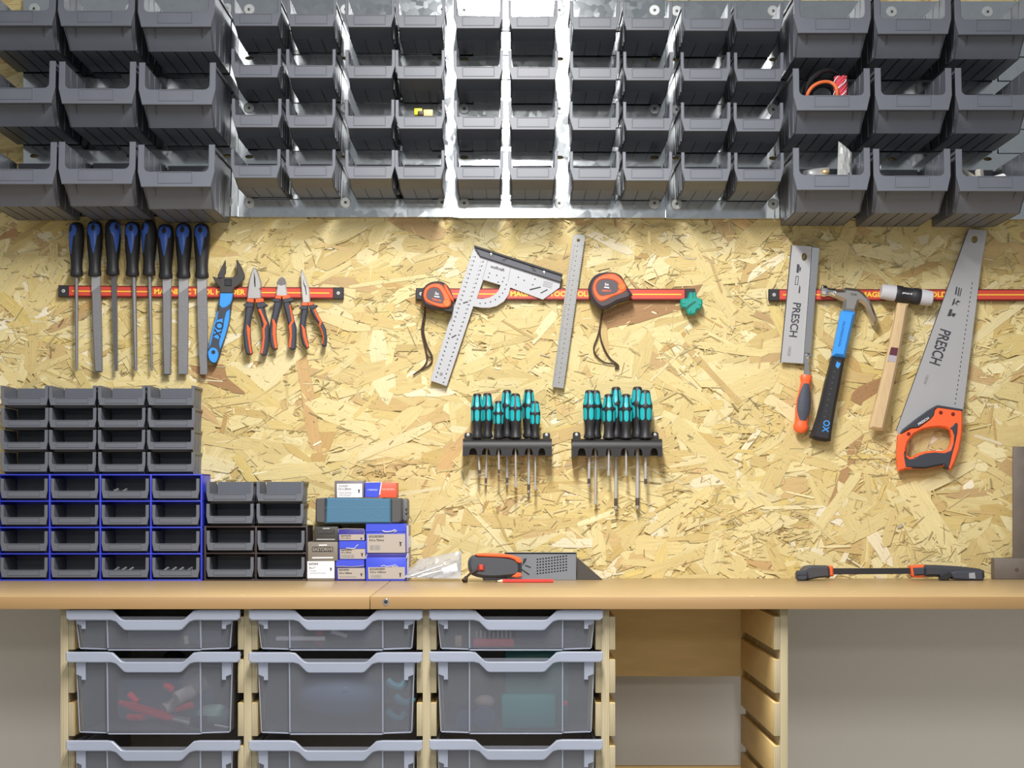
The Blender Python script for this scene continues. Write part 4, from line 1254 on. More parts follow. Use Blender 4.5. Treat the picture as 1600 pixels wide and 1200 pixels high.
DP = [(0, 0.34), (0.015, 0.52), (0.04, 0.60), (0.20, 0.73), (0.30, 0.88), (0.335, 0.93), (0.37, 0.90), (0.42, 0.86), (0.55, 0.84), (0.62, 0.80), (0.70, 0.68), (0.80, 0.62), (0.90, 0.70), (0.97, 0.84), (0.99, 0.80), (1.0, 0.60)]
def screwdriver(label, crop, cx, top, bot, w, sx, send, sw, depth, tip, spin=0):
    p0, p1 = crop.p(cx, top, depth), crop.p(cx, bot, depth)
    rr = crop.len(w, depth) / 2 * 1.25
    e = crop.p(sx, send, depth)
    t = thing('screwdriver', label, 'screwdriver', (e.x, e.y, e.z), 'teal and black screwdrivers in the racks')
    prof = [(q, r * rr) for q, r in DP]
    mb = MB(); mb.lathe(p0, p1, prof, 24); h = mb.build('handle', M_BLACK, t)
    mb = MB()
    for k in range(6):
        ph = R(90 + 60 * k + spin)
        cap = lambda e: 0.36 * (1 - abs(2 * e - 1) ** 5) ** 0.5
        mb.patch(p0, p1, prof, 0.055, 0.315, cap, ph, 1.0, 0.0005, 12, 4)
        mb.patch(p0, p1, prof, 0.365, 0.625, cap, ph, 1.0, 0.0005, 12, 4)
    mb.build('soft_grip', M_TEAL, h, 'teal grip zones')
    k = crop.len(sw, depth) / 2
    mb = MB(); mb.lathe((p1.x, depth, p1.z + 0.006), (e.x, depth, e.z), [(0, k), (0.85, k), (0.96, k * (0.95 if tip == 'cross' else 1.0)), (1, k * 0.5 if tip == 'cross' else k * 0.7)], 12)
    s = mb.build('shaft', M_SHAFT, t)
    q = Vector((p1.x, depth, p1.z)).lerp(e, 0.84)
    mb = MB()
    if tip == 'cross':
        mb.lathe(q, e + Vector((0, 0, -0.0006)), [(0, k * 1.06), (0.6, k * 1.06), (1, k * 0.45)], 10)
        mb.build('tip', mat('burnished_tip', (0.13, 0.105, 0.095), 0.45, 0.6), s, 'dark tip')
    else:
        mb.box(e.x - k * 1.25, e.x + k * 1.25, depth - k * 0.4, depth + k * 0.4, e.z - 0.0008, e.z + 0.010, k * 0.3)
        mb.build('tip', M_SHAFT, s)
    w_ = p0.lerp(p1, 0.80) + Vector((0.000, -rr * 0.66, 0))
    return t
FY, BY = -0.047, -0.0235
rack('black screwdriver rack below the carpenter square', R1, 146, 1026, 600, 695, 776, [(162, 235), (936, 1008)], [(205, 290), (330, 420), (472, 530), (628, 700), (752, 842), (888, 965)])
A1 = [('full-size screwdriver at the wrench-side end of the rack below the square, touching another', 288, 157, 600, 112, 315, 970, 23, FY, 'cross', 0),
      ('full-size screwdriver behind the first one in the rack below the square', 388, 152, 596, 108, 372, 1066, 22, BY, 'cross', 18),
      ('small screwdriver standing lower, nearest the middle of the rack below the square', 497, 230, 600, 92, 504, 966, 20, FY, 'cross', 0),
      ('rear screwdriver in the centre of the rack below the square, half hidden by its neighbour', 582, 120, 592, 112, 583, 1064, 24, BY, 'cross', 8),
      ('front full-size screwdriver in the centre of the rack below the square', 666, 156, 600, 116, 670, 1082, 20, FY, 'flat', 28),
      ('rear screwdriver with the longest shaft in the rack below the square', 798, 117, 592, 118, 796, 1140, 27, BY, 'cross', -6),
      ('small screwdriver at the end of the rack below the square, before a rear one', 860, 232, 600, 91, 862, 1106, 18, FY, 'flat', 28)]
for s in A1:
    screwdriver(s[0], R1, *s[1:])
rack('black screwdriver rack below the larger tape measure', R2, 78, 846, 520, 600, 676, [(82, 146), (752, 812)], [(120, 196), (240, 300), (362, 412), (488, 560), (600, 680), (740, 810)])
A2 = [('full-size screwdriver at the ruler-side end of the rack below the tape measure', 226, 106, 520, 102, 218, 926, 24, FY, 'cross', 12),
      ('rear screwdriver mostly hidden behind the first in the rack below the tape measure', 276, 108, 516, 100, 275, 1080, 21, BY, 'flat', 20),
      ('shorter screwdriver in front, second front handle of the rack below the tape measure', 389, 140, 522, 102, 387, 836, 19, FY, 'flat', 0),
      ('rear screwdriver rising between two shorter ones in the rack below the tape measure', 450, 79, 516, 104, 448, 1126, 28, BY, 'cross', -10),
      ('shorter screwdriver in the centre front of the rack below the tape measure', 535, 140, 522, 100, 537, 836, 19, FY, 'flat', 0),
      ('rear screwdriver with the thickest shaft in the rack below the tape measure', 633, 77, 516, 106, 632, 1122, 32, BY, 'cross', 14),
      ('front full-size screwdriver at the green block end of the rack below the tape measure', 700, 106, 522, 108, 702, 928, 24, FY, 'cross', 28)]
for s in A2:
    screwdriver(s[0], R2, *s[1:])
# ================================================================== boxes and case on the worktop
CX_ = Crop(470, 740, 6.665)
def carton(label, x0, x1, y0, y1, yf, depth, card, sit=None, rot=0, name='screw_box'):
    """front face between frame positions (crop BOX) at depth yf; y0 top, y1 bottom"""
    a, b = CX_.p(x0, y0, yf), CX_.p(x1, y1, yf)
    zb = b.z if sit is None else sit
    t = thing(name, label, 'box', ((a.x + b.x) / 2, yf + depth / 2, zb))
    mb = MB(); mb.box(a.x, b.x, yf, yf + depth, zb, a.z, 0.0012)
    mb.build('carton', card, t)
    return t, a.x, b.x, zb, a.z
def label_on(t, x0, x1, y0, y1, yf, paper, lines, arrow=True, skew=3, bars=None):
    lp = [(x0, y0), (x1 - skew, y0 - 2), (x1, y1), (x0 + skew, y1)]
    l = plate('paper_label', CX_, lp, yf - 0.0006, yf + 0.0003, paper, t)
    w, h = x1 - x0, y1 - y0
    for (s, u, v, hh, ww, ink) in lines:
        c = CX_.p(x0 + u * w + ww * w / 2, y0 + v * h, yf - 0.0008)
        text(s, c, CX_.len(hh, yf), ink, l, 0, width=CX_.len(ww * w, yf))
    if arrow:
        cx_ = x0 + 0.87 * w
        ty, by = (y0 + 0.42 * h, y0 + 0.72 * h) if arrow is True else arrow
        plate('screw_symbol', CX_, [(cx_ - 15, ty), (cx_ + 15, ty), (cx_ + 7, ty + (by - ty) * .3), (cx_ + 6, by), (cx_ - 6, by), (cx_ - 7, ty + (by - ty) * .3)], yf - 0.0009, yf - 0.0003, M_INK, l)
    if bars:
        mb = MB()
        (u, v, ww, hh) = bars
        x = x0 + u * w
        r_ = random.Random(int(x0 + y0))
        while x < x0 + (u + ww) * w:
            k = r_.choice((2, 3, 5))
            p, q = CX_.p(x, y0 + v * h, yf - 0.0009), CX_.p(x + k, y0 + (v + hh) * h, yf)
            mb.box(p.x, q.x, yf - 0.0009, yf - 0.0004, q.z, p.z)
            x += k + r_.choice((2, 3, 4))
        mb.build('barcode', M_GREYINK, l)
    return l
BF = -0.105
BZ_ = lambda: BZ
# right hand stack of two large blue boxes
t, xa, xb, za, zr2 = carton('large blue screw box at the bottom, beside the plastic bag', 676, 1098, 872, 1100, BF, 0.088, M_CARD, BZ + 0.0002)
mb = MB(); mb.box(xa - 0.001, xb + 0.001, BF + 0.001, BF + 0.088, zr2 - 0.0015, zr2 + 0.0085, 0.0006); mb.build('flap_tray', M_CARD2, t)
for x in (xa, xb):
    mb = MB(); mb.tube([(x, BF + 0.0005, zr2 - 0.002), (x + (0.0035 if x == xa else 0.003), BF + 0.002, zr2 + 0.0088)], 0.0008, 6); mb.build('flap_edge', M_PAPER, t, 'white torn card edge')
label_on(t, 700, 1086, 975, 1097, BF, M_PAPER2, [('GOLDSCREW', .04, .16, 20, .42, M_INK), ('5.0 x 100mm', .06, .42, 18, .42, M_INK)], (1035, 1075), bars=(.08, .66, .28, .26))
mb = MB(); mb.tube([CX_.p(x, y, BF - 0.0006) for x, y in ((835, 965), (870, 955), (885, 968), (940, 962), (985, 950), (1015, 968), (950, 970))], 0.0008, 5); mb.build('torn_edge', M_PAPER, t)
mb = MB(); mb.box(xb + 0.0005, xb + 0.0045, BF + 0.012, BF + 0.086, za, zr2 + 0.008, 0.0006); mb.build('side_label', M_CARDIN, t)
mb = MB()
for k in range(5):
    mb.box(xb + 0.0044, xb + 0.0049, BF + 0.016 + k * 0.014, BF + 0.024 + k * 0.014, za + 0.008, za + 0.026)
mb.build('side_print', M_PAPER, t)
t, xa, xb, za, zr1 = carton('large blue screw box on top of another large blue box', 676, 1094, 522, 828, BF, 0.088, M_CARD, zr2 + 0.0092)
label_on(t, 690, 1090, 630, 824, BF, M_PAPER2, [('GOLDSCREW', .04, .13, 22, .40, M_INK), ('5.0 x 70mm', .06, .33, 20, .38, M_INK)], (712, 755), bars=(.08, .60, .26, .26))
plate('front_flap', CX_, [(682, 524), (1078, 524), (1092, 606), (672, 606)], BF - 0.0016, BF + 0.0004, M_CARD, t, 0.0004)
mb = MB(); mb.tube([CX_.p(x, y, BF - 0.0022) for x, y in ((850, 595), (880, 606), (920, 604), (950, 600), (978, 585), (1000, 600), (970, 608))], 0.0012, 5); mb.build('torn_edge', M_PAPER, t)
mb = MB(); mb.box(xb + 0.0005, xb + 0.0050, BF + 0.010, BF + 0.086, za, zr1 - 0.004, 0.0006); mb.build('side_label', M_CARDIN, t)
mb = MB()
for k in range(5):
    mb.box(xb + 0.0049, xb + 0.0054, BF + 0.016 + k * 0.014, BF + 0.024 + k * 0.014, za + 0.010, za + 0.034)
mb.build('side_print', M_PAPER, t)
# middle stack of three blue boxes
t, xa, xb, za, z1 = carton('dark blue screw box at the bottom of the middle pile, buff label', 358, 664, 897, 1100, BF + 0.002, 0.086, M_CARD2, BZ + 0.0002)
label_on(t, 384, 668, 985, 1097, BF + 0.002, M_PAPER2, [('EASYDRIVE', .05, .16, 18, .36, M_INK), ('4.5 x 100mm', .06, .46, 18, .46, M_INK), ('pozi countersunk zinc', .06, .80, 8, .62, M_GREYINK)], (1040, 1068))
plate('front_flap', CX_, [(372, 898), (654, 898), (664, 965), (360, 965)], BF + 0.0005, BF + 0.0024, M_CARD, t, 0.0004)
mb = MB(); mb.tube([CX_.p(x, y, BF + 0.0002) for x, y in ((372, 968), (440, 966), (520, 970), (600, 966), (655, 960))], 0.0007, 5); mb.build('torn_edge', M_CARDIN, t)
t, xa, xb, za, z2 = carton('mid blue screw box with a barcode label, middle of three', 396, 684, 702, 893, BF + 0.003, 0.085, M_CARD, z1 + 0.0003)
label_on(t, 408, 672, 786, 888, BF + 0.003, M_PAPER2, [('EASYDRIVE', .05, .12, 16, .40, M_INK), ('4.0 x 60mm', .05, .36, 14, .40, M_INK)], (828, 862), bars=(.06, .56, .50, .36))
plate('front_flap', CX_, [(410, 704), (668, 704), (680, 780), (398, 780)], BF + 0.0015, BF + 0.0034, M_CARD, t, 0.0004)
mb = MB(); mb.tube([CX_.p(x, y, BF + 0.001) for x, y in ((560, 782), (572, 762), (590, 745), (600, 741))], 0.0008, 5); mb.tube([CX_.p(x, y, BF + 0.001) for x, y in ((470, 780), (490, 774), (520, 780), (560, 780))], 0.0009, 5); mb.build('torn_edge', M_PAPER, t)
t, xa, xb, za, z3 = carton('dark blue screw box with a narrow buff label, topmost of three', 386, 664, 578, 695, BF + 0.004, 0.084, M_CARD2, z2 + 0.0003)
label_on(t, 400, 664, 634, 693, BF + 0.004, M_PAPER2, [('EASYDRIVE', .06, .26, 16, .40, M_INK), ('4.0 x 40mm', .06, .66, 12, .40, mat('brown_ink', (0.12, 0.05, 0.03), 0.5))], (668, 688))
mb = MB(); mb.tube([CX_.p(x, y, BF + 0.0035) for x, y in ((382, 635), (392, 578), (470, 574), (540, 576), (655, 577), (664, 632))], 0.0008, 5); mb.build('card_edge', M_CARDIN, t)
# left stack: white labelled, brown, charcoal
t, xa, xb, za, zw = carton('white-labelled screw box under the brown box', 68, 352, 910, 1092, BF, 0.085, M_OLIVE, BZ + 0.0002)
label_on(t, 68, 350, 912, 1090, BF, M_WHITE, [('EASYDRIVE', .06, .17, 22, .34, M_INK), ('8 x 1"', .08, .40, 20, .22, M_INK), ('100 pieces', .08, .56, 8, .24, M_GREYINK), ('countersunk twin thread', .08, .70, 8, .60, M_GREYINK)], (982, 1012), skew=0)
t, xa, xb, za, zo = carton('brown-grey screw box with large black lettering and a white stripe', 72, 384, 712, 905, BF - 0.001, 0.085, M_OLIVE, zw + 0.0003)
w = CX_.p(228, 790, BF - 0.0014)
plate('print_block', CX_, [(118, 762), (336, 762), (336, 815), (118, 815)], BF - 0.0013, BF - 0.0008, M_INK, t)
text('EASYDRIVE', (w.x, BF - 0.0016, w.z), CX_.len(36, BF), mat('tan_print', (0.36, 0.32, 0.26), 0.6), t, 0, width=CX_.len(206, BF))
for (p, q, r_, s) in ((188, 740, 272, 752), (118, 870, 336, 884)):
    plate('white_bar', CX_, [(p, q), (r_, q - 2), (r_, s - 2), (p, s)], BF - 0.0014, BF - 0.0008, M_WHITE, t)
t, xa, xb, za, zc = carton('charcoal screw box sitting on the brown-grey box', 142, 388, 552, 702, BF + 0.002, 0.083, M_CHAR, zo + 0.0003)
w = CX_.p(262, 606, BF + 0.0016)
plate('print_block', CX_, [(176, 584), (352, 584), (352, 628), (176, 628)], BF + 0.0016, BF + 0.0024, M_INK, t)
text('EASYDRIVE', (w.x, BF + 0.0013, w.z), CX_.len(30, BF), mat('dim_print', (0.09, 0.09, 0.088), 0.6), t, 0, width=CX_.len(160, BF))
for (p, q, r_, s) in ((228, 566, 302, 577), (164, 680, 356, 690)):
    plate('white_bar', CX_, [(p, q), (r_, q), (r_, s), (p, s)], BF + 0.0015, BF + 0.0024, mat('dull_white', (0.42, 0.41, 0.39), 0.6), t)
# the case across the piles
ztop = zr1 + 0.0004
a, b = CX_.p(152, 252, BF), CX_.p(1052, 530, BF)
cz0 = ztop
cz1 = a.z + 0.0
t = thing('tool_case', 'blue tool case with dark rounded ends lying across the screw boxes', 'case', ((a.x + b.x) / 2, BF + 0.045, cz0))
xl, xm0, xm1, xr = a.x, CX_.p(257, 0, BF).x, CX_.p(937, 0, BF).x, b.x
mb = MB()
pts = [(xm0, cz0), (xm1, cz0 + .0005), (xm1, cz1 - .002), (xm0 + .002, cz1)]
mb.plate([pts], BF - 0.003, BF + 0.085, 0.003); mb.build('shell', M_CASE, t)
mb = MB(); mb.box(xm0, xm1, BF - 0.0034, BF - 0.0028, cz0 + (cz1 - cz0) * 0.60, cz0 + (cz1 - cz0) * 0.612); mb.build('parting_line', mat('seam_blue', (0.10, 0.26, 0.38), 0.5), t)
EN = mat('case_end_rubber', (0.075, 0.075, 0.078), 0.6)
mb = MB(); mb.plate([[(xl + .002, cz0 + .001), (xm0, cz0), (xm0, cz1), (xl + .003, cz1 - .001), (xl, cz1 - .006), (xl, cz0 + .008)]], BF, BF + 0.083, 0.003); mb.build('end_cap', EN, t)
mb = MB(); mb.plate([[(xm1, cz0), (xr - .005, cz0 + .001), (xr, cz0 + .007), (xr, cz1 - .006), (xr - .004, cz1 - .001), (xm1, cz1 - .001)]], BF, BF + 0.083, 0.003); ec = mb.build('end_cap', EN, t)
p = CX_.p(1045, 0, BF)
mb = MB(); mb.box(xr - 0.001, xr + 0.011, BF + 0.02, BF + 0.082, cz0 + 0.004, cz1 - 0.001, 0.006); mb.build('hinge_block', mat('hinge_grey', (0.16, 0.165, 0.17), 0.6), t)
mb = MB()
for zz in (0.55, 0.38):
    mb.lathe((xr + 0.008, BF + 0.0190, cz0 + (cz1 - cz0) * zz), (xr + 0.008, BF + 0.021, cz0 + (cz1 - cz0) * zz), [(0, 0.002), (1, 0.002)], 10)
mb.build('peg_hole', M_INK, t)
mb = MB(); rc_ = (xr + 0.0145, BF + 0.018, cz0 + (cz1 - cz0) * 0.17)
mb.tube([(rc_[0] + 0.006 * math.cos(q) * .8 + 0.002 * math.sin(q), rc_[1], rc_[2] - 0.0075 * math.sin(q) + .003 * math.cos(q) * -1) for q in [2 * math.pi * k / 24 for k in range(24)]], 0.0007, 6, closed=True); mb.build('split_ring', M_STEEL, t)
# on top of the case
mz = cz1 + 0.0003
t, xa, xb, za, zz = carton('grey plastic screw box with a white label, on the blue case', 352, 658, 74, 250, BF + 0.006, 0.06, mat('mauve_grey_card', (0.16, 0.145, 0.165), 0.45), mz)
label_on(t, 376, 640, 106, 248, BF + 0.006, M_WHITE, [('GOLDSCREW', .06, .16, 20, .40, M_GREYINK), ('3.5 x 25mm', .06, .38, 22, .50, M_INK), ('pozidrive countersunk', .08, .62, 9, .50, M_GREYINK), ('hardened steel screws', .08, .74, 9, .50, M_GREYINK), ('yellow passivated', .08, .86, 9, .46, M_GREYINK)], (166, 202), skew=2)
t, xa, xb, za, zz = carton('small box, half blue half red, on the blue case', 668, 998, 94, 246, BF + 0.007, 0.06, M_CARDRED, mz)
plate('blue_half', CX_, [(668, 96), (836, 94), (812, 246), (668, 246)], BF + 0.0058, BF + 0.0074, M_CARD, t, 0.0003, label='blue printed half')
plate('white_band', CX_, [(834, 94), (844, 94), (826, 220), (816, 220)], BF + 0.0054, BF + 0.0074, M_WHITE, t)
mb = MB(); mb.tube([CX_.p(670, 92, BF + 0.0065), CX_.p(836, 88, BF + 0.0065)], 0.0009, 5); mb.build('torn_edge', M_PAPER, t)
w = CX_.p(748, 170, BF + 0.0055); text('CYBERNEX', (w.x, w.y, w.z), CX_.len(17, BF), mat('pale_blue_print', (0.45, 0.52, 0.90), 0.5), t, 0, width=CX_.len(110, BF))
w = CX_.p(912, 165, BF + 0.0067); text('FASTENERS', (w.x, w.y, w.z), CX_.len(17, BF), mat('pink_print', (0.90, 0.48, 0.40), 0.5), t, 0, width=CX_.len(132, BF))

# ================================================================== loose things on the worktop
ZC = Crop(630, 840, 4.848)
def bag_mesh(poly, nx, nz, mb, y0, thick, jit, seed, zmin):
    """a crumpled, slightly puffed bag: two sheets between a left and a right edge line"""
    r_ = random.Random(seed)
    V, F = [], []
    bl, br, tr, tl = poly
    for s in (-1, 1):
        for j in range(nz + 1):
            for i in range(nx + 1):
                u, v = i / nx, j / nz
                p = Vector(bl).lerp(Vector(br), u).lerp(Vector(tl).lerp(Vector(tr), u), v)
                puff = (math.sin(math.pi * u) * math.sin(math.pi * min(1, v * .9 + .05))) ** 0.6
                edge = 0 if (i in (0, nx) or j in (0, nz)) else 1
                y = p.y + s * (thick * puff + 0.0006) + edge * r_.uniform(-jit, jit)
                V.append((p.x + edge * r_.uniform(-jit, jit), y, max(zmin, p.z + edge * r_.uniform(-jit, jit))))
    W = nx + 1; N = W * (nz + 1)
    for s in range(2):
        for j in range(nz):
            for i in range(nx):
                a = s * N + j * W + i
                F.append((a, a + 1, a + W + 1, a + W))
    for i in range(nx):
        F.append((i, i + 1, N + i + 1, N + i)); F.append((nz * W + i, nz * W + i + 1, N + nz * W + i + 1, N + nz * W + i))
    for j in range(nz):
        F.append((j * W, (j + 1) * W, N + (j + 1) * W, N + j * W)); F.append((j * W + nx, (j + 1) * W + nx, N + (j + 1) * W + nx, N + j * W + nx))
    mb.add(V, F)
DB = -0.115
t = thing('zip_bag', 'crumpled clear plastic bag of thin metal bits lying beside the boxes', 'bag', (ZC.p(230, 0, DB).x, DB, BZ))
mb = MB()
bag_mesh([ZC.p(5, 302, DB) , ZC.p(440, 312, DB - .02), ZC.p(440, 100, DB + 0.035), ZC.p(120, 165, DB + 0.03)], 16, 9, mb, DB, 0.011, 0.0022, 3, BZ + 0.0008)
mb.build('bag', M_BAG, t, angle=12)
for k, (p, q) in enumerate((((60, 290), (300, 210)), ((110, 300), (390, 222)), ((150, 280), (330, 250)), ((200, 305), (410, 268)))):
    mb = MB(); a_, b_ = ZC.p(*p, DB - 0.002 + k * .001), ZC.p(*q, DB + 0.008)
    a_.z = max(a_.z, BZ + 0.004); b_.z = max(b_.z, BZ + 0.005)
    mb.tube([a_, b_], 0.0022, 8)
    mb.build('metal_rod', mat('bit_steel', (0.40, 0.40, 0.40), 0.3, 0.9), t)
mb = MB(); mb.plate([[(p.x, p.z) for p in (ZC.p(290, 232, DB), ZC.p(405, 190, DB), ZC.p(415, 250, DB), ZC.p(310, 275, DB))]], DB - 0.0085, DB - 0.008); mb.build('paper_insert', M_WHITE, t)

# handheld tool with red switch
DT = -0.135
t = thing('handheld_sander_tool', 'rounded dark hand tool with orange trim, a red switch and a brown cord', 'hand tool', (ZC.p(690, 0, DT).x, DT, BZ))
t.name = 'handheld_tool'
ROOTLOC[t.name] = Vector(t.location)
bd = plate('body', ZC, [(520, 140), (600, 130), (760, 138), (850, 158), (885, 190), (892, 225), (890, 268), (860, 296), (780, 306), (700, 312), (600, 308), (520, 285), (494, 240), (490, 180)], DT - 0.016, DT + 0.022, mat('slate_tool_rubber', (0.060, 0.066, 0.080), 0.45, bump=0.15, bscale=500), t, 0.007, sm=2)
plate('trim', ZC, [(545, 128), (600, 122), (760, 126), (830, 138), (890, 158), (902, 188), (880, 196), (858, 186), (840, 168), (800, 154), (740, 150), (560, 142)], DT - 0.0175, DT + 0.018, M_ORANGE, t, 0.002)
plate('trim', ZC, [(820, 296), (850, 276), (862, 264), (895, 266), (898, 296), (860, 306)], DT - 0.0175, DT + 0.018, M_ORANGE, t, 0.002)
plate('front_collar', ZC, [(880, 192), (898, 192), (898, 266), (880, 268)], DT - 0.0165, DT + 0.016, M_BLACK, t, 0.001)
plate('switch_plate', ZC, [(562, 208), (614, 208), (616, 255), (564, 255)], DT - 0.0178, DT - 0.012, mat('dark_red_plate', (0.14, 0.02, 0.02), 0.5), t, 0.001)
plate('switch', ZC, [(575, 205), (604, 205), (606, 246), (576, 246)], DT - 0.0205, DT - 0.012, mat('bright_red', (0.75, 0.06, 0.03), 0.4), t, 0.0015, label='red slide switch')
mb = MB(); mb.plate([[(p.x, max(BZ + .0002, p.z)) for p in (ZC.p(600, 298, DT), ZC.p(790, 304, DT), ZC.p(770, 322, DT), ZC.p(606, 324, DT))]], DT - 0.012, DT + 0.02, 0.001); mb.build('foot', M_BLACK, t)
mb = MB()
pth = [ZC.p(565, 240, DT - 0.019), ZC.p(535, 258, DT - 0.022), ZC.p(505, 275, DT - 0.026), ZC.p(480, 300, DT - 0.032)]
for q in pth[1:]:
    q.z = max(q.z, BZ + 0.004)
mb.tube(spath(pth), 0.0024, 8)
e0 = pth[-1]
mb.tube([e0, Vector((e0.x - 0.006, e0.y - 0.008, BZ + 0.0035))], [0.0038, 0.0044], 8)
mb.tube([e0, Vector((e0.x - 0.001, e0.y - 0.012, BZ + 0.0032))], [0.0030, 0.0036], 8)
mb.build('cord', M_CORD, t)

# perforated plate standing behind, dark wedge at its end
t = thing('perforated_plate', 'grey perforated rasp plate standing on edge behind the hand tool', 'plate', (ZC.p(1040, 0, -0.075).x, -0.072, BZ))
DPl = -0.075
holes = []
for r_ in range(6):
    for k in range(11):
        x = 1017 + k * 21.8; y = 166 + r_ * 21.6 - k * 2.6
        if 132 < y < 288 and not (r_ == 0 and k > 10):
            holes.append(circle(x, y, 6.3, 5.6, 9))
a_, b_ = ZC.p(765, 112, DPl), ZC.p(1312, 300, DPl)
mb = MB(); mb.plate([[(a_.x, BZ + .0003), (b_.x + .0008, BZ + .0003), (b_.x, a_.z), (a_.x, a_.z)]] + [loop(ZC, h, DPl) for h in holes], DPl, DPl + 0.0022, 0.0004)
pl = mb.build('plate', M_GREYPLATE, t)
mb = MB(); mb.box(a_.x, b_.x, DPl, DPl + 0.010, a_.z - 0.0045, a_.z, 0.001); mb.build('folded_edge', mat('grey_rasp_edge', (0.13, 0.135, 0.145), 0.5, 0.2), t)
mb = MB(); mb.box(b_.x - 0.0014, b_.x + 0.0008, DPl, DPl + 0.010, BZ + .0003, a_.z, 0.0006); mb.build('folded_end', MATS['grey_rasp_edge'], t)
for q in ([(925, 206), (968, 222), (964, 230), (922, 214)], [(898, 236), (956, 276), (952, 285), (896, 246)], [(912, 160), (936, 156), (930, 178), (908, 206), (900, 222), (906, 190)]):
    plate('slot', ZC, q, DPl - 0.0006, DPl + 0.0004, M_INK, t)
mb = MB(); mb.box(a_.x + 0.003, b_.x - 0.003, DPl + 0.0085, DPl + 0.010, BZ + .0004, a_.z - 0.003); mb.build('back_plate', M_INK, t)
t = thing('dark_wedge', 'flat dark triangular wedge beyond the grey perforated plate', 'wedge', (ZC.p(1400, 0, -0.06).x, -0.05, BZ))
mb = MB(); p_ = [ZC.p(1312, 150, -0.062), ZC.p(1508, 284, -0.062), ZC.p(1312, 292, -0.062)]
mb.plate([[(p_[0].x + .0015, p_[0].z), (p_[1].x, BZ + .0012), (p_[1].x, BZ + .0002), (p_[2].x + .0015, BZ + .0002)]], -0.066, -0.045, 0.0005); mb.build('wedge', mat('dark_brown_rubber', (0.060, 0.052, 0.045), 0.6), t)
# pencil
DPn = -0.165
a_, b_ = ZC.p(752, 0, DPn), ZC.p(1137, 0, DPn)
t = thing('carpenter_pencil', 'red carpenter pencil lying in front of the dark hand tool', 'pencil', ((a_.x + b_.x) / 2, DPn, BZ))
zc_ = BZ + 0.0034
mb = MB(); mb.lathe((a_.x, DPn, zc_), (b_.x, DPn, zc_), [(0, 0.0033), (0.02, 0.0036), (1, 0.0036)], 6, 1.0); mb.build('barrel', mat('red_pencil_paint', (0.66, 0.055, 0.045), 0.35), t)
tipx = ZC.p(700, 0, DPn).x
mb = MB(); mb.lathe((a_.x + .0002, DPn, zc_), (a_.x + (tipx - a_.x) * .72, DPn, zc_ - .0006), [(0, 0.0034), (1, 0.0014)], 10); mb.build('sharpened_wood', mat('pencil_wood', (0.80, 0.64, 0.46), 0.6), t)
mb = MB(); mb.lathe((a_.x + (tipx - a_.x) * .71, DPn, zc_ - .0006), (tipx, DPn, zc_ - .001), [(0, 0.0014), (1, 0.0003)], 8); mb.build('lead', M_SCREW, t)

# one-handed bar clamp
CL = Crop(1220, 860, 4.2105)
DC = -0.075
t = thing('bar_clamp', 'black one-handed bar clamp with orange collars lying along the worktop', 'clamp', (CL.p(700, 0, DC).x, DC, BZ))
def cp(pts, d=DC, zmin=BZ + 0.0006):
    return [(p.x, max(p.z, zmin)) for p in (CL.p(x, y, d) for x, y in pts)]
def cplate(name, pts, y0, y1, m, bev, lab=None, par=None):
    mb = MB(); mb.plate([cp(pts)], y0, y1, bev)
    return mb.build(name, m, par or t, lab)
cplate('bar', [(330, 118), (860, 116), (860, 154), (330, 158)], DC - 0.004, DC + 0.004, M_BLACK, 0.0008)
cplate('fixed_jaw', [(160, 104), (200, 98), (305, 100), (312, 172), (230, 180), (160, 194), (138, 190), (134, 128)], DC - 0.022, DC + 0.018, mat('slate_clamp', (0.055, 0.055, 0.062), 0.5), 0.004)
cplate('jaw_pad', [(92, 130), (140, 126), (158, 134), (160, 172), (146, 196), (100, 196), (86, 180), (86, 150)], DC - 0.034, DC - 0.016, M_NAVY, 0.003)
cplate('jaw_pad_groove', [(90, 154), (150, 152), (150, 158), (90, 160)], DC - 0.0345, DC - 0.03, M_INK, 0.0)
cplate('collar', [(306, 102), (338, 102), (342, 168), (308, 172)], DC - 0.012, DC + 0.014, M_ORANGE, 0.003, 'orange collar')
sl = cplate('sliding_jaw', [(846, 100), (935, 94), (940, 176), (870, 178), (852, 160)], DC - 0.014, DC + 0.016, M_ORANGE, 0.003, 'orange sliding jaw')
cplate('sliding_jaw_sleeve', [(858, 112), (936, 110), (938, 160), (866, 164)], DC - 0.018, DC + 0.012, M_NAVY, 0.003)
cplate('handle', [(930, 96), (1040, 98), (1180, 106), (1290, 118), (1328, 130), (1332, 175), (1318, 200), (1240, 200), (1130, 190), (1080, 176), (1000, 172), (935, 172)], DC - 0.016, DC + 0.020, mat('slate_handle', (0.042, 0.045, 0.056), 0.5, bump=0.15, bscale=500), 0.006)
cplate('lever', [(1090, 150), (1130, 132), (1260, 134), (1310, 140), (1318, 196), (1230, 198), (1120, 186)], DC - 0.0215, DC - 0.010, M_NAVY, 0.003)
cplate('trigger', [(1030, 160), (1052, 150), (1092, 140), (1110, 150), (1112, 170), (1092, 180), (1090, 195), (1032, 195)], DC - 0.0225, DC - 0.006, M_BLACK, 0.002)
cplate('badge', [(1218, 146), (1256, 142), (1262, 182), (1220, 180)], DC - 0.0222, DC - 0.021, mat('pale_grey_print', (0.32, 0.33, 0.35), 0.5), 0.0)
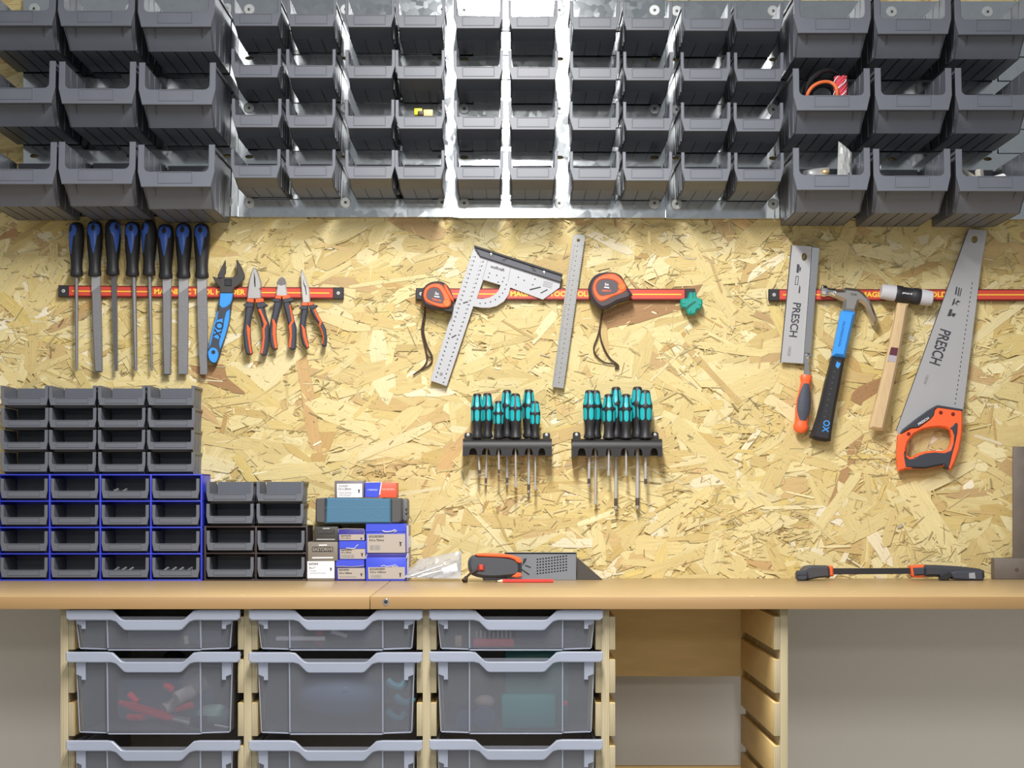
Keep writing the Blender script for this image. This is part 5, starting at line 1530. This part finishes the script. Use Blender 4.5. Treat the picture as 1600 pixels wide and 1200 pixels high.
# try square at the end
SQ = Crop(1520, 680, 5)
t = thing('steel_square', 'big dull brown steel square standing on the worktop against the wall', 'square', (1.13, -0.03, BZ))
a_ = SQ.p(312, 88, -0.035)
mb = MB(); mb.box(a_.x, a_.x + 0.052, -0.038, -0.032, BZ + 0.042, a_.z, 0.0008); mb.build('blade', M_RUST, t)
b_ = SQ.p(160, 960, -0.04)
mb = MB(); mb.box(b_.x, b_.x + 0.17, -0.048, -0.022, BZ + 0.0002, b_.z, 0.0015); st = mb.build('stock', M_RUST, t)
c = SQ.p(345, 1052, -0.049); mb = MB(); mb.lathe((c.x, -0.0486, c.z), (c.x, -0.046, c.z), [(0, 0.004), (1, 0.0055)], 16); mb.build('rivet', mat('brown_rivet', (0.12, 0.09, 0.06), 0.5, 0.4), st)

# ================================================================== things in the hanging bins
def at_bin(store, key, dx, dy, dz):
    x, y, z = store[key]
    return Vector((x + dx, y + dy, z + dz))
o = at_bin(SMLOC, (3, 2), -0.012, -0.116, 0.0500)
t = thing('cable_connector', 'small bright yellow cable connector lying in a bin', 'connector', o)
mb = MB(); mb.box(o.x - 0.003, o.x + 0.014, o.y + 0.004, o.y + 0.022, o.z, o.z + 0.014, 0.002); mb.build('yellow_shell', mat('bright_yellow', (0.90, 0.85, 0.03), 0.4), t)
mb = MB(); mb.box(o.x + 0.005, o.x + 0.017, o.y - 0.002, o.y + 0.008, o.z - 0.002, o.z + 0.007, 0.001); mb.build('socket', mat('dark_socket', (0.05, 0.03, 0.01), 0.5), t)
mb = MB(); mb.box(o.x + 0.016, o.x + 0.036, o.y + 0.006, o.y + 0.020, o.z - 0.002, o.z + 0.012, 0.002); mb.build('pale_shell', mat('cream_plastic', (0.85, 0.66, 0.32), 0.5), t)
mb = MB(); mb.box(o.x - 0.026, o.x + 0.049, o.y + 0.014, o.y + 0.08, o.z - 0.0450, o.z - 0.0025, 0.002)
t2 = thing('parts_carton', 'buff card block under the yellow connector in a bin', 'card', o + Vector((0, 0, -0.0465)))
mb.build('card', mat('buff_card', (0.42, 0.30, 0.24), 0.7), t2)
o = Vector(BIGLOC[1, 0, 1])
def cable(label, pts, r, m, name='cable'):
    P_ = [o + Vector(p) for p in pts]
    t = thing(name, label, 'cable', P_[0])
    mb = MB(); mb.tube(spath(P_, 8), r, 10); mb.build('sheath', m, t)
    return t
cable('thick glossy black cable arching up out of a large bin', [(-0.048, -0.15, 0.03), (-0.046, -0.18, 0.088), (-0.020, -0.172, 0.122), (0.012, -0.155, 0.132), (0.036, -0.13, 0.112), (0.038, -0.12, 0.03)], 0.0048, mat('glossy_black', (0.015, 0.015, 0.017), 0.25))
cable('black cable lying lower behind the orange cable in a large bin', [(-0.040, -0.140, 0.03), (-0.034, -0.155, 0.082), (-0.006, -0.138, 0.106), (0.020, -0.12, 0.098), (0.026, -0.10, 0.05)], 0.0042, MATS['glossy_black'])
cable('orange cable looping over the front lip of a large bin', [(-0.048, -0.165, 0.03), (-0.044, -0.188, 0.076), (-0.024, -0.186, 0.098), (0.004, -0.180, 0.102), (0.016, -0.186, 0.082), (0.014, -0.175, 0.03)], 0.0036, mat('orange_sheath', (0.72, 0.16, 0.05), 0.4))
t = thing('wire_bundle', 'red and white twisted bundle of thin wire in a large bin', 'wire', o + Vector((0.03, -0.17, 0.03)))
mb = MB()
for k in range(9):
    a0 = k * 0.7
    pts = [o + Vector((0.026 + 0.011 * math.cos(a0 + q * 1.1) , -0.172 + 0.009 * math.sin(a0 + q * 1.1), 0.040 + q * 0.0125)) for q in range(7)]
    mb.tube(spath(pts, 3), 0.0032, 6)
mb.build('wire', mat('pinkish_red', (0.62, 0.07, 0.10), 0.3), t)
mb = MB()
for k in range(3):
    pts = [o + Vector((0.024 + 0.013 * math.cos(k * 2 + q * 1.1), -0.176 + 0.009 * math.sin(k * 2 + q * 1.1), 0.045 + q * 0.0115)) for q in range(7)]
    mb.tube(spath(pts, 3), 0.0012, 5)
mb.build('tie', M_WHITE, t)
o = Vector(BIGLOC[1, 0, 2])
t = thing('plastic_bag', 'milky white plastic bag standing upright in a large bin', 'bag', o + Vector((0.04, -0.16, 0.02)))
mb = MB(); bag_mesh([o + Vector((0.018, -0.172, 0.035)), o + Vector((0.052, -0.15, 0.03)), o + Vector((0.050, -0.165, 0.122)), o + Vector((0.022, -0.17, 0.144))], 8, 10, mb, 0, 0.010, 0.0028, 5, o.z + 0.006); mb.build('bag', M_BAG2, t, angle=10)
t = thing('parts_bag', 'low crumpled clear bag of small parts in a large bin', 'bag', o + Vector((-0.02, -0.15, 0.01)))
mb = MB(); bag_mesh([o + Vector((-0.056, -0.17, 0.03)), o + Vector((0.008, -0.175, 0.03)), o + Vector((0.006, -0.155, 0.094)), o + Vector((-0.046, -0.15, 0.088))], 9, 6, mb, 0, 0.018, 0.0035, 9, o.z + 0.006); mb.build('bag', M_BAG, t, angle=10)
mb = MB(); q = o + Vector((-0.004, -0.165, 0.082)); mb.ball(q, 0.009, 0.008, 0.007); mb.build('brass_part', mat('pale_brass', (0.70, 0.52, 0.28), 0.35, 0.6), t)
mb = MB(); q = o + Vector((-0.030, -0.16, 0.080)); mb.ball(q, 0.011, 0.008, 0.008); mb.build('zinc_part', M_WASHER, t)
o = Vector(BIGLOC[1, 2, 2])
for k, (lab, x0, z0, x1, z1, w, m) in enumerate((
        ('pale plastic strip leaning from the corner of a large bin', -0.062, 0.100, -0.018, 0.066, 0.0038, mat('ivory_plastic', (0.55, 0.53, 0.45), 0.5)),
        ('second pale plastic strip, lying lower beside the first, in a large bin', -0.058, 0.086, -0.034, 0.064, 0.0042, MATS['ivory_plastic']),
        ('short white block among pale strips in a large bin', -0.012, 0.058, -0.018, 0.088, 0.0085, mat('grey_white', (0.48, 0.45, 0.40), 0.5)),
        ('bright white wedge-shaped block in a large bin', 0.006, 0.066, 0.036, 0.074, 0.0065, M_WHITE))):
    t = thing('plastic_block' if k > 1 else 'plastic_strip', lab, 'plastic part', o + Vector(((x0 + x1) / 2, -0.17, min(z0, z1) - 0.03)))
    a_, b_ = o + Vector((x0, -0.165 - k * 0.004, z0)), o + Vector((x1, -0.18, z1))
    mb = MB(); mb.tube([a_, a_.lerp(b_, .1), a_.lerp(b_, .9), b_], [w * .7, w, w, w * .6], 4, flat=w * .8); mb.build('block' if k > 1 else 'strip', m, t)
# odds and ends in two cells of the blue cabinet
rr_ = random.Random(4)
for (ci, ri, n, lab0) in ((3, 3, 4, 'tiny black fitting'), (2, 3, 3, 'tiny dark clip'), (2, 0, 2, 'flat black clip')):
    x = (CABX[ci] + CABX[ci + 1]) / 2; z = BZ + (3 - ri) * CELL + 0.007
    for k in range(n):
        q = Vector((x - 0.024 + k * 0.016, -0.070 + rr_.uniform(-.01, .006), z))
        where = ['first', 'second', 'third', 'fourth'][k]
        t = thing('small_fitting', f'{lab0}, {where} from the blue cabinet centre, in a {"bottom" if ri else "top"} row bin', 'fitting', q)
        mb = MB(); mb.box(q.x - 0.006, q.x + 0.006, q.y - 0.004, q.y + 0.004, q.z, q.z + 0.014 + rr_.uniform(0, .006), 0.001)
        mb.build('block', mat('fitting_black', (0.05, 0.05, 0.055), 0.35), t)
        mb = MB(); mb.tube([q + Vector((-0.004, -0.004, 0.014)), q + Vector((0.005, -0.005, 0.020))], 0.0022, 6); mb.build('peg', mat('fitting_grey', (0.25, 0.25, 0.26), 0.4), t)
# ================================================================== tray rack under the worktop
FYR = -0.568
TR = Crop(0, 0, 1)
UPX = [(100.5 - CX), (387 - CX), (666.5 - CX), (946 - CX), (1225 - CX)]
UX = [u * (3.5 + FYR) / FPX for u in UPX]
ZTOP = BZ - 0.0232
rackt = thing('tray_rack', 'birch plywood rack with slotted runners holding the clear trays', 'rack', ((UX[0] + UX[-1]) / 2, -0.36, 0.0))
for x in UX:
    mb = MB(); mb.box(x - 0.0070, x + 0.0070, FYR, -0.142, 0.0, ZTOP, 0.0006)
    mb.build('upright', M_PLYEDGE, rackt)
ZS0 = CAM_Z - (963.7 - CY) * (3.5 + FYR) / FPX
PITCH = 0.0776
SLAT = 0.0592
RT = 0.0105
for i, x in enumerate(UX):
    for s in (-1, 1):
        if (i == 0 and s < 0) or (i == 4 and s > 0):
            continue
        for k in range(-1, 6):
            zt = min(ZS0 - k * PITCH, ZTOP)
            zb = ZS0 - k * PITCH - SLAT
            if k == -1:
                if zb > ZTOP - 0.004:
                    continue
            xa, xb = sorted((x + s * 0.0072, x + s * (0.0072 + RT)))
            mb = MB(); mb.box(xa, xb, FYR + 0.0016, -0.145, zb, zt, 0.0003)
            rn = mb.build('runner', M_PLY, rackt)
            mb = MB(); mb.box(xa, xb, FYR + 0.0010, FYR + 0.0015, zb, zt, 0.0001)
            mb.build('cut_edge', M_PLYEDGE, rn, 'pale layered front edge')
# back: closed behind the tray columns, a deep rail across the open bay
mb = MB(); mb.box(UX[0] - 0.007, UX[3], -0.1415, -0.1300, 0.05, ZTOP); mb.build('back_panel', M_PLY, rackt)
zr = CAM_Z - (1056.5 - CY) * (3.36) / FPX
mb = MB(); mb.box(UX[3] + 0.0002, UX[4] + 0.007, -0.1415, -0.1300, zr, ZTOP); mb.build('back_rail', M_PLY, rackt)
zr = CAM_Z - (1197 - CY) * (3.36) / FPX
mb = MB(); mb.box(UX[3] + 0.0002, UX[4] + 0.007, -0.1415, -0.1300, 0.3, zr); mb.build('low_rail', M_PLY, rackt)

def tray_tub(mb, w_top, w_bot, dtop, H, yfront):
    """a thin walled tapered tub with a raised middle panel on its front"""
    def plan(w, yf, yb, o):
        h = w / 2 - o
        c = 0.083
        yf += o; yb -= o
        return [(-h, yb), (-h, yf + 0.006), (-h + 0.006, yf), (-c - 0.002 + o * 0, yf), (-c, yf - 0.004), (c, yf - 0.004), (c + 0.002, yf), (h - 0.006, yf), (h, yf + 0.006), (h, yb)]
    n = 10
    V, F = [], []
    rows = [(w_top, 0.0, 0.0, H), (w_bot + 0.002, 0.006, 0.006, 0.004), (w_bot - 0.006, 0.010, 0.010, 0.0)]
    for o, zoff in ((0, 0), (0.0014, 0.0014)):
        for (w, df, db, z) in rows:
            for (x, y) in plan(w, yfront + df, yfront + dtop - db, o):
                V.append((x, y, z + (zoff if z < H else 0)))
    for lay in (0, 1):
        for r_ in range(2):
            for k in range(n):
                a = lay * 3 * n + r_ * n + k; b = lay * 3 * n + r_ * n + (k + 1) % n
                F.append((a, b, b + n, a + n))
        F.append(tuple(lay * 3 * n + 2 * n + k for k in range(n)))
    for k in range(n):
        a, b = k, (k + 1) % n
        F.append((a, b, 3 * n + b, 3 * n + a))
    mb.add(V, F)
YF = -0.583
def make_tray(name, label, H, group):
    t = thing(name, label, 'tray', (0, 0, 0), group)
    mb = MB(); tray_tub(mb, 0.2800, 0.2680, 0.415, H - 0.012, YF); mb.build('tub', M_TRAY, t, angle=30)
    # rim: front handle bar that dips in the middle, and side flanges
    D = 0.0185
    top = [(-0.155, H), (-0.083, H), (-0.072, H - 0.0015), (-0.056, H - 0.0165), (-0.050, H - 0.018), (0.050, H - 0.018), (0.056, H - 0.0165), (0.072, H - 0.0015), (0.083, H), (0.155, H)]
    bot = [(0.155, H - 0.0145), (0.150, H - D), (0.075, H - D), (0.066, H - D - 0.0025), (0.052, H - D - 0.0165), (0.047, H - D - 0.018), (-0.047, H - D - 0.018), (-0.052, H - D - 0.0165), (-0.066, H - D - 0.0025), (-0.075, H - D), (-0.150, H - D), (-0.155, H - 0.0145)]
    mb = MB(); mb.plate([top + bot], YF - 0.012, YF - 0.003, 0.0016)
    mb.plate([[(-0.152, H - 0.0035), (0.152, H - 0.0035), (0.152, H), (-0.152, H)]], YF + 0.4105, YF + 0.418, 0.001)
    for s in (-1, 1):
        a, b = sorted((s * 0.1395, s * 0.1522))
        mb.box(a, b, YF - 0.003, YF + 0.4105, H - 0.0095, H - 0.0070)
        a, b = sorted((s * 0.1395, s * 0.1412))
        mb.box(a, b, YF - 0.003, YF + 0.4105, H - 0.014, H - 0.0070)
    rim = mb.build('rim', M_RIM, t)
    for s in (-1, 1):
        hh = 0.032 if H > 0.1 else 0.016
        mb = MB()
        mb.plate([[(s * 0.1385, H - D + .001), (s * 0.1215, H - D + .001), (s * 0.1215, H - D - hh), (s * 0.1290, H - D - hh), (s * 0.1290, H - D - hh + .006), (s * 0.1385, H - D - hh + .010)]], YF - 0.0045, YF - 0.0016, 0.0006)
        mb.build('stop_tab', M_RIM, rim)
    mb = MB()
    for s in (-1, 1):
        mb.tube([(s * 0.0832, YF - 0.0042, H - D), (s * 0.0832, YF + 0.0018, 0.004), ], 0.0014, 6)
        mb.tube([(s * 0.1395, YF + 0.001, H - D), (s * 0.1345, YF + 0.006, 0.004)], 0.0011, 6)
    mb.tube([(-0.1335, YF + 0.0062, 0.0032), (-0.0850, YF + 0.0060, 0.0016), (-0.0820, YF + 0.0015, 0.0006), (0.0820, YF + 0.0015, 0.0006), (0.0850, YF + 0.0060, 0.0016), (0.1335, YF + 0.0062, 0.0032)], 0.0012, 6)
    mb.build('edge_highlight', M_RIM, t)  # bright edge highlights of the tub, modelled as thin pale tubes
    return t
def zrow(p):
    return CAM_Z - (p - CY) * (3.5 + YF - 0.012) / FPX
TX = [(UX[i] + UX[i + 1]) / 2 for i in range(3)]
SHALLOW = make_tray('clear_tray', 'shallow frosted tray directly under the worktop, on the open-floor side', 0.073, 'frosted plastic trays in the rack')
DEEP = make_tray('clear_tray', 'deep frosted tray holding a red-handled paintbrush', 0.148, 'frosted plastic trays in the rack')
TRAYZ = {}
names = {(0, 0): 'shallow frosted tray under the worktop, above the tray with the red-handled brush',
         (1, 0): 'shallow frosted tray in the middle column, holding a white strip',
         (2, 0): 'shallow frosted tray holding a row of red-handled bits',
         (0, 1): 'deep frosted tray holding a red-handled paintbrush',
         (1, 1): 'deep frosted tray in the middle column, holding a big grey-blue pouch',
         (2, 1): 'deep frosted tray holding a large green case',
         (0, 2): 'lowest frosted tray, under the tray with the red-handled brush',
         (1, 2): 'lowest frosted tray in the middle column',
         (2, 2): 'lowest frosted tray, under the tray with the green case'}
used = set()
for c in range(3):
    for r_ in range(3):
        H = 0.073 if r_ == 0 else 0.148
        zt = zrow([[953.2, 953.2, 953.2], [1019, 1019.5, 1018.5], [1157.5, 1157.5, 1156]][r_][c])
        src = SHALLOW if r_ == 0 else DEEP
        loc = (TX[c], 0.0, zt - H)
        if src.name not in used:
            used.add(src.name); o = src; o.location = loc; o['label'] = names[c, r_]
        else:
            o = dup(src, loc, names[c, r_])
        TRAYZ[c, r_] = Vector((TX[c], YF, zt - H + 0.003))

# ------------------------------------------------------------------ what lies in the trays
T1 = Crop(0, 900, 4); T2 = Crop(370, 900, 4); T3 = Crop(650, 900, 4)
def low(c, r_, p, lift=0.0):
    p.z = max(p.z, TRAYZ[c, r_].z + 0.002 + lift); return p
def simple(name, label, cat, mb, m, loc, part):
    t = thing(name, label, cat, loc); mb.build(part, m, t); return t
Y1 = -0.555
a_, b_ = low(0, 1, T1.p(745, 790, Y1), .009), low(0, 1, T1.p(1085, 888, Y1), .0085)
t = thing('paintbrush', 'red-handled paintbrush lying in a deep tray', 'paintbrush', b_)
mb = MB(); mb.tube([a_, a_.lerp(b_, .3), a_.lerp(b_, .8), b_], [0.0045, 0.0075, 0.0085, 0.0055], 10); mb.build('handle', mat('brush_red', (0.80, 0.03, 0.07), 0.4), t)
c_ = low(0, 1, T1.p(1190, 912, Y1), .0085); mb = MB(); mb.tube([b_, c_], [0.0055, 0.0075], 10); mb.build('ferrule', M_CHROME, t)
d_ = low(0, 1, T1.p(1290, 936, Y1), .0125); mb = MB(); mb.tube([c_, d_], [0.0075, 0.012], 10, flat=0.006); mb.build('bristles', mat('dark_bristle', (0.02, 0.025, 0.05), 0.8), t)
for k, (x, y, rr, lab) in enumerate(((1140, 748, 0.013, 'pale grey cotton roll, upper one in the tray with the red brush'), (1065, 815, 0.012, 'pale grey cotton roll, lower one in the tray with the red brush'), (1215, 690, 0.017, 'long pale bundle behind the cotton rolls in the brush tray'))):
    p = T1.p(x, y, -0.53 + k * 0.02)
    mb = MB(); mb.tube([p + Vector((-0.012, 0, -0.006)), p + Vector((0.013, 0.02, 0.006))], rr, 12); simple('cotton_roll', lab, 'roll', mb, mat('pale_cotton', (0.42, 0.38, 0.35), 0.8), p - Vector((0, 0, rr)), 'roll')
for k, (p, q, lab) in enumerate((((1035, 680), (1075, 705), 'short pink-red handle end high in the brush tray'), ((1105, 835), (1200, 805), 'red plastic handle beside the cotton rolls'), ((810, 740), (860, 790), 'red handle standing behind the paintbrush'), ((800, 880), (900, 885), 'red strip under the paintbrush'))):
    a_, b_ = low(0, 1, T1.p(*p, -0.52), .006), low(0, 1, T1.p(*q, -0.53), .006)
    mb = MB(); mb.tube([a_, b_], 0.0062, 8); simple('screwdriver_grip', lab, 'handle', mb, MATS['brush_red'], (a_ + b_) / 2, 'grip')
a_, b_ = low(0, 1, T1.p(1340, 930, Y1), .003), low(0, 1, T1.p(1430, 950, Y1), .003)
mb = MB(); mb.tube([a_, b_], 0.0030, 8); simple('steel_rod', 'small bright steel blade in the corner of the brush tray', 'blade', mb, M_CHROME, b_, 'rod')
p = low(0, 1, T1.p(1340, 880, -0.50), .02); mb = MB(); mb.ball(p, 0.034, 0.03, 0.018); simple('cloth_bundle', 'pale teal crumpled cloth in the corner of the brush tray', 'cloth', mb, mat('pale_teal', (0.28, 0.42, 0.38), 0.7), p - Vector((0, 0, .018)), 'cloth')
p = T1.p(1088, 560, -0.42); mb = MB(); mb.ball(p, 0.026, 0.03, 0.030); simple('black_pouch', 'black rounded pouch showing above the rim of the brush tray', 'pouch', mb, M_BLACK, p - Vector((0, 0, .03)), 'pouch')
p = T1.p(900, 800, -0.35); z0 = TRAYZ[0, 1].z + .001
mb = MB(); mb.box(TX[0] - 0.10, TX[0] + 0.09, -0.47, -0.30, z0, z0 + 0.085, 0.02); simple('grey_blue_pouch', 'large grey-blue soft pouch at the back of the brush tray', 'pouch', mb, mat('grey_blue_cloth', (0.10, 0.13, 0.22), 0.8), (TX[0], -0.38, z0), 'pouch')
# shallow trays
p = low(0, 0, T1.p(1168, 400, -0.55), .008); mb = MB(); mb.tube([p + Vector((0, 0, -.007)), p + Vector((-0.002, 0, 0.008))], 0.0045, 10); simple('white_plug', 'small cream plug standing in a shallow tray', 'plug', mb, mat('cream', (0.75, 0.66, 0.45), 0.5), p - Vector((0, 0, .007)), 'plug')
z0 = TRAYZ[0, 0].z + .001
mb = MB(); mb.box(TX[0] - 0.065, TX[0] + 0.11, -0.52, -0.40, z0, z0 + 0.028, 0.01); simple('grey_blue_pouch', 'flat grey-blue pouch in the shallow tray with a cream plug', 'pouch', mb, MATS['grey_blue_cloth'], (TX[0], -0.46, z0), 'pouch')
a_, b_ = low(1, 0, T2.p(245, 400, -0.56), .002), low(1, 0, T2.p(552, 405, -0.56), .002)
mb = MB(); mb.box(a_.x, b_.x, -0.562, -0.54, a_.z - 0.001, a_.z + 0.0065, 0.001); simple('white_strip', 'long white plastic strip lying in a shallow tray', 'strip', mb, M_WHITE, (a_ + b_) / 2, 'strip')
p = T2.p(518, 355, -0.53); mb = MB(); mb.tube([Vector((p.x, p.y, TRAYZ[1, 0].z + .002)), p + Vector((0, 0, 0.004))], 0.0075, 10); simple('bottle_stopper', 'round red cap standing behind a white strip', 'cap', mb, MATS['brush_red'], Vector((p.x, p.y, TRAYZ[1, 0].z)), 'cap')
z0 = TRAYZ[1, 0].z + .001
mb = MB(); mb.ball((TX[1] + 0.025, -0.50, z0 + 0.022), 0.055, 0.05, 0.020); simple('dark_pouch', 'dark blue-grey lump in the shallow tray with the white strip', 'pouch', mb, MATS['grey_blue_cloth'], (TX[1] + .025, -0.50, z0), 'pouch')
a_, b_ = low(1, 0, T2.p(590, 345, -0.55), .014), low(1, 0, T2.p(690, 375, -0.55), .014)
mb = MB(); mb.tube([a_, b_], 0.004, 8); simple('white_cable', 'short white cable end on a dark lump in a shallow tray', 'cable', mb, M_WHITE, b_, 'sheath')
z0 = TRAYZ[2, 0].z + .001
a_, b_ = T3.p(358, 400, -0.55), T3.p(612, 430, -0.55)
t = thing('bit_set', 'red rack of small upright steel bits in a shallow tray', 'bit set', ((a_.x + b_.x) / 2, -0.55, z0))
mb = MB(); mb.box(a_.x, b_.x, -0.562, -0.535, z0, z0 + 0.0145, 0.002); mb.build('holder', MATS['brush_red'], t)
for k in range(9):
    x = a_.x + 0.006 + k * (b_.x - a_.x - 0.012) / 8
    mb = MB(); mb.tube([(x, -0.548, z0 + 0.012), (x, -0.548, z0 + 0.027 + (k % 2) * .002)], 0.0017, 8); mb.build('bit', M_CHROME, t)
p = T3.p(265, 390, -0.55); mb = MB(); mb.box(p.x - 0.006, p.x + 0.006, -0.556, -0.544, z0, p.z + 0.006, 0.001); simple('wooden_block', 'tiny tan wooden block in the tray with the red bit rack', 'block', mb, M_WOOD, (p.x, -0.55, z0), 'block')
mb = MB(); mb.box(TX[2] + 0.0, TX[2] + 0.11, -0.50, -0.36, z0, z0 + 0.03, 0.006); simple('dark_pouch', 'dark flat pouch behind the red bit rack', 'pouch', mb, MATS['grey_blue_cloth'], (TX[2] + .05, -0.43, z0), 'pouch')
# deep tray, middle column
z0 = TRAYZ[1, 1].z + .001
t = thing('storage_pouch', 'big rounded grey-blue pouch filling a deep tray', 'pouch', (TX[1], -0.48, z0))
mb = MB(); mb.ball((TX[1] - 0.002, -0.46, z0 + 0.056), 0.088, 0.09, 0.045, 24, 14); mb.build('pouch', mat('slate_blue_cloth', (0.08, 0.11, 0.20), 0.75), t)
p = T2.p(676, 697, -0.55); mb = MB(); mb.tube([p + Vector((-.004, 0, -.001)), p + Vector((.005, 0, .0015))], 0.0016, 6); mb.build('zip_pull', M_CHROME, t)
for k, (x, y, lab) in enumerate(((990, 670, 'upper pale teal loop beside the grey-blue pouch'), (1040, 770, 'curved pale teal band beside the grey-blue pouch'), (990, 860, 'lower teal band beside the grey-blue pouch'))):
    p = T2.p(x, y, -0.55)
    mb = MB(); mb.tube(spath([p + Vector((-0.014, 0, 0.006)), p + Vector((-0.004, -.002, -0.003)), p + Vector((0.010, 0, -0.006)), p + Vector((0.018, .004, 0.002))], 5), 0.0065, 8); simple('teal_strap', lab, 'strap', mb, mat('pale_cyan', (0.06, 0.26, 0.32), 0.5), p - Vector((0, 0, .008)), 'strap')
# deep tray with the green case
z0 = TRAYZ[2, 1].z + .001
a_, b_ = T3.p(555, 480, -0.52), T3.p(960, 930, -0.52)
t = thing('green_case', 'large dark green plastic case standing in a deep tray', 'case', ((a_.x + b_.x) / 2, -0.49, z0))
mb = MB(); mb.box(a_.x, b_.x - 0.002, -0.52, -0.42, z0, zrow(1017), 0.004); mb.build('case_shell', mat('dark_green_case', (0.006, 0.10, 0.085), 0.45), t)
mb = MB(); p = T3.p(0, 735, -0.525); q = T3.p(0, 920, -0.525); mb.box(a_.x - 0.006, b_.x - 0.026, -0.545, -0.521, z0, p.z, 0.003); mb.build('case_lid', mat('teal_case_lid', (0.010, 0.26, 0.24), 0.4), t)
p = T3.p(932, 795, -0.525); mb = MB(); mb.box(p.x - .004, p.x + .004, -0.526, -0.519, p.z - .004, p.z + .004, .001); mb.build('latch', MATS['brush_red'], t, 'red latch')
for k, (x, y, r2, lab) in enumerate(((300, 860, 0.016, 'small round dark spool in the corner of the green case tray'), (430, 860, 0.020, 'larger dark blue spool beside the green case'))):
    p = T3.p(x, y, -0.54); p.z = z0 + r2
    mb = MB(); mb.lathe((p.x, -0.555, p.z), (p.x, -0.52, p.z), [(0, r2), (0.2, r2), (0.22, r2 * .7), (0.8, r2 * .7), (0.82, r2), (1, r2)], 20); simple('cable_spool', lab, 'spool', mb, mat('spool_blue', (0.03, 0.05, 0.13), 0.45), (p.x, -0.54, z0), 'spool')
p = T3.p(430, 780, -0.50); mb = MB(); mb.ball((p.x, p.y, z0 + 0.042), 0.020, 0.02, 0.014); simple('tan_pouch', 'small tan lump lying on the dark blue spool', 'pouch', mb, mat('tan_cloth', (0.30, 0.24, 0.20), 0.8), (p.x, p.y, z0 + .028), 'lump')
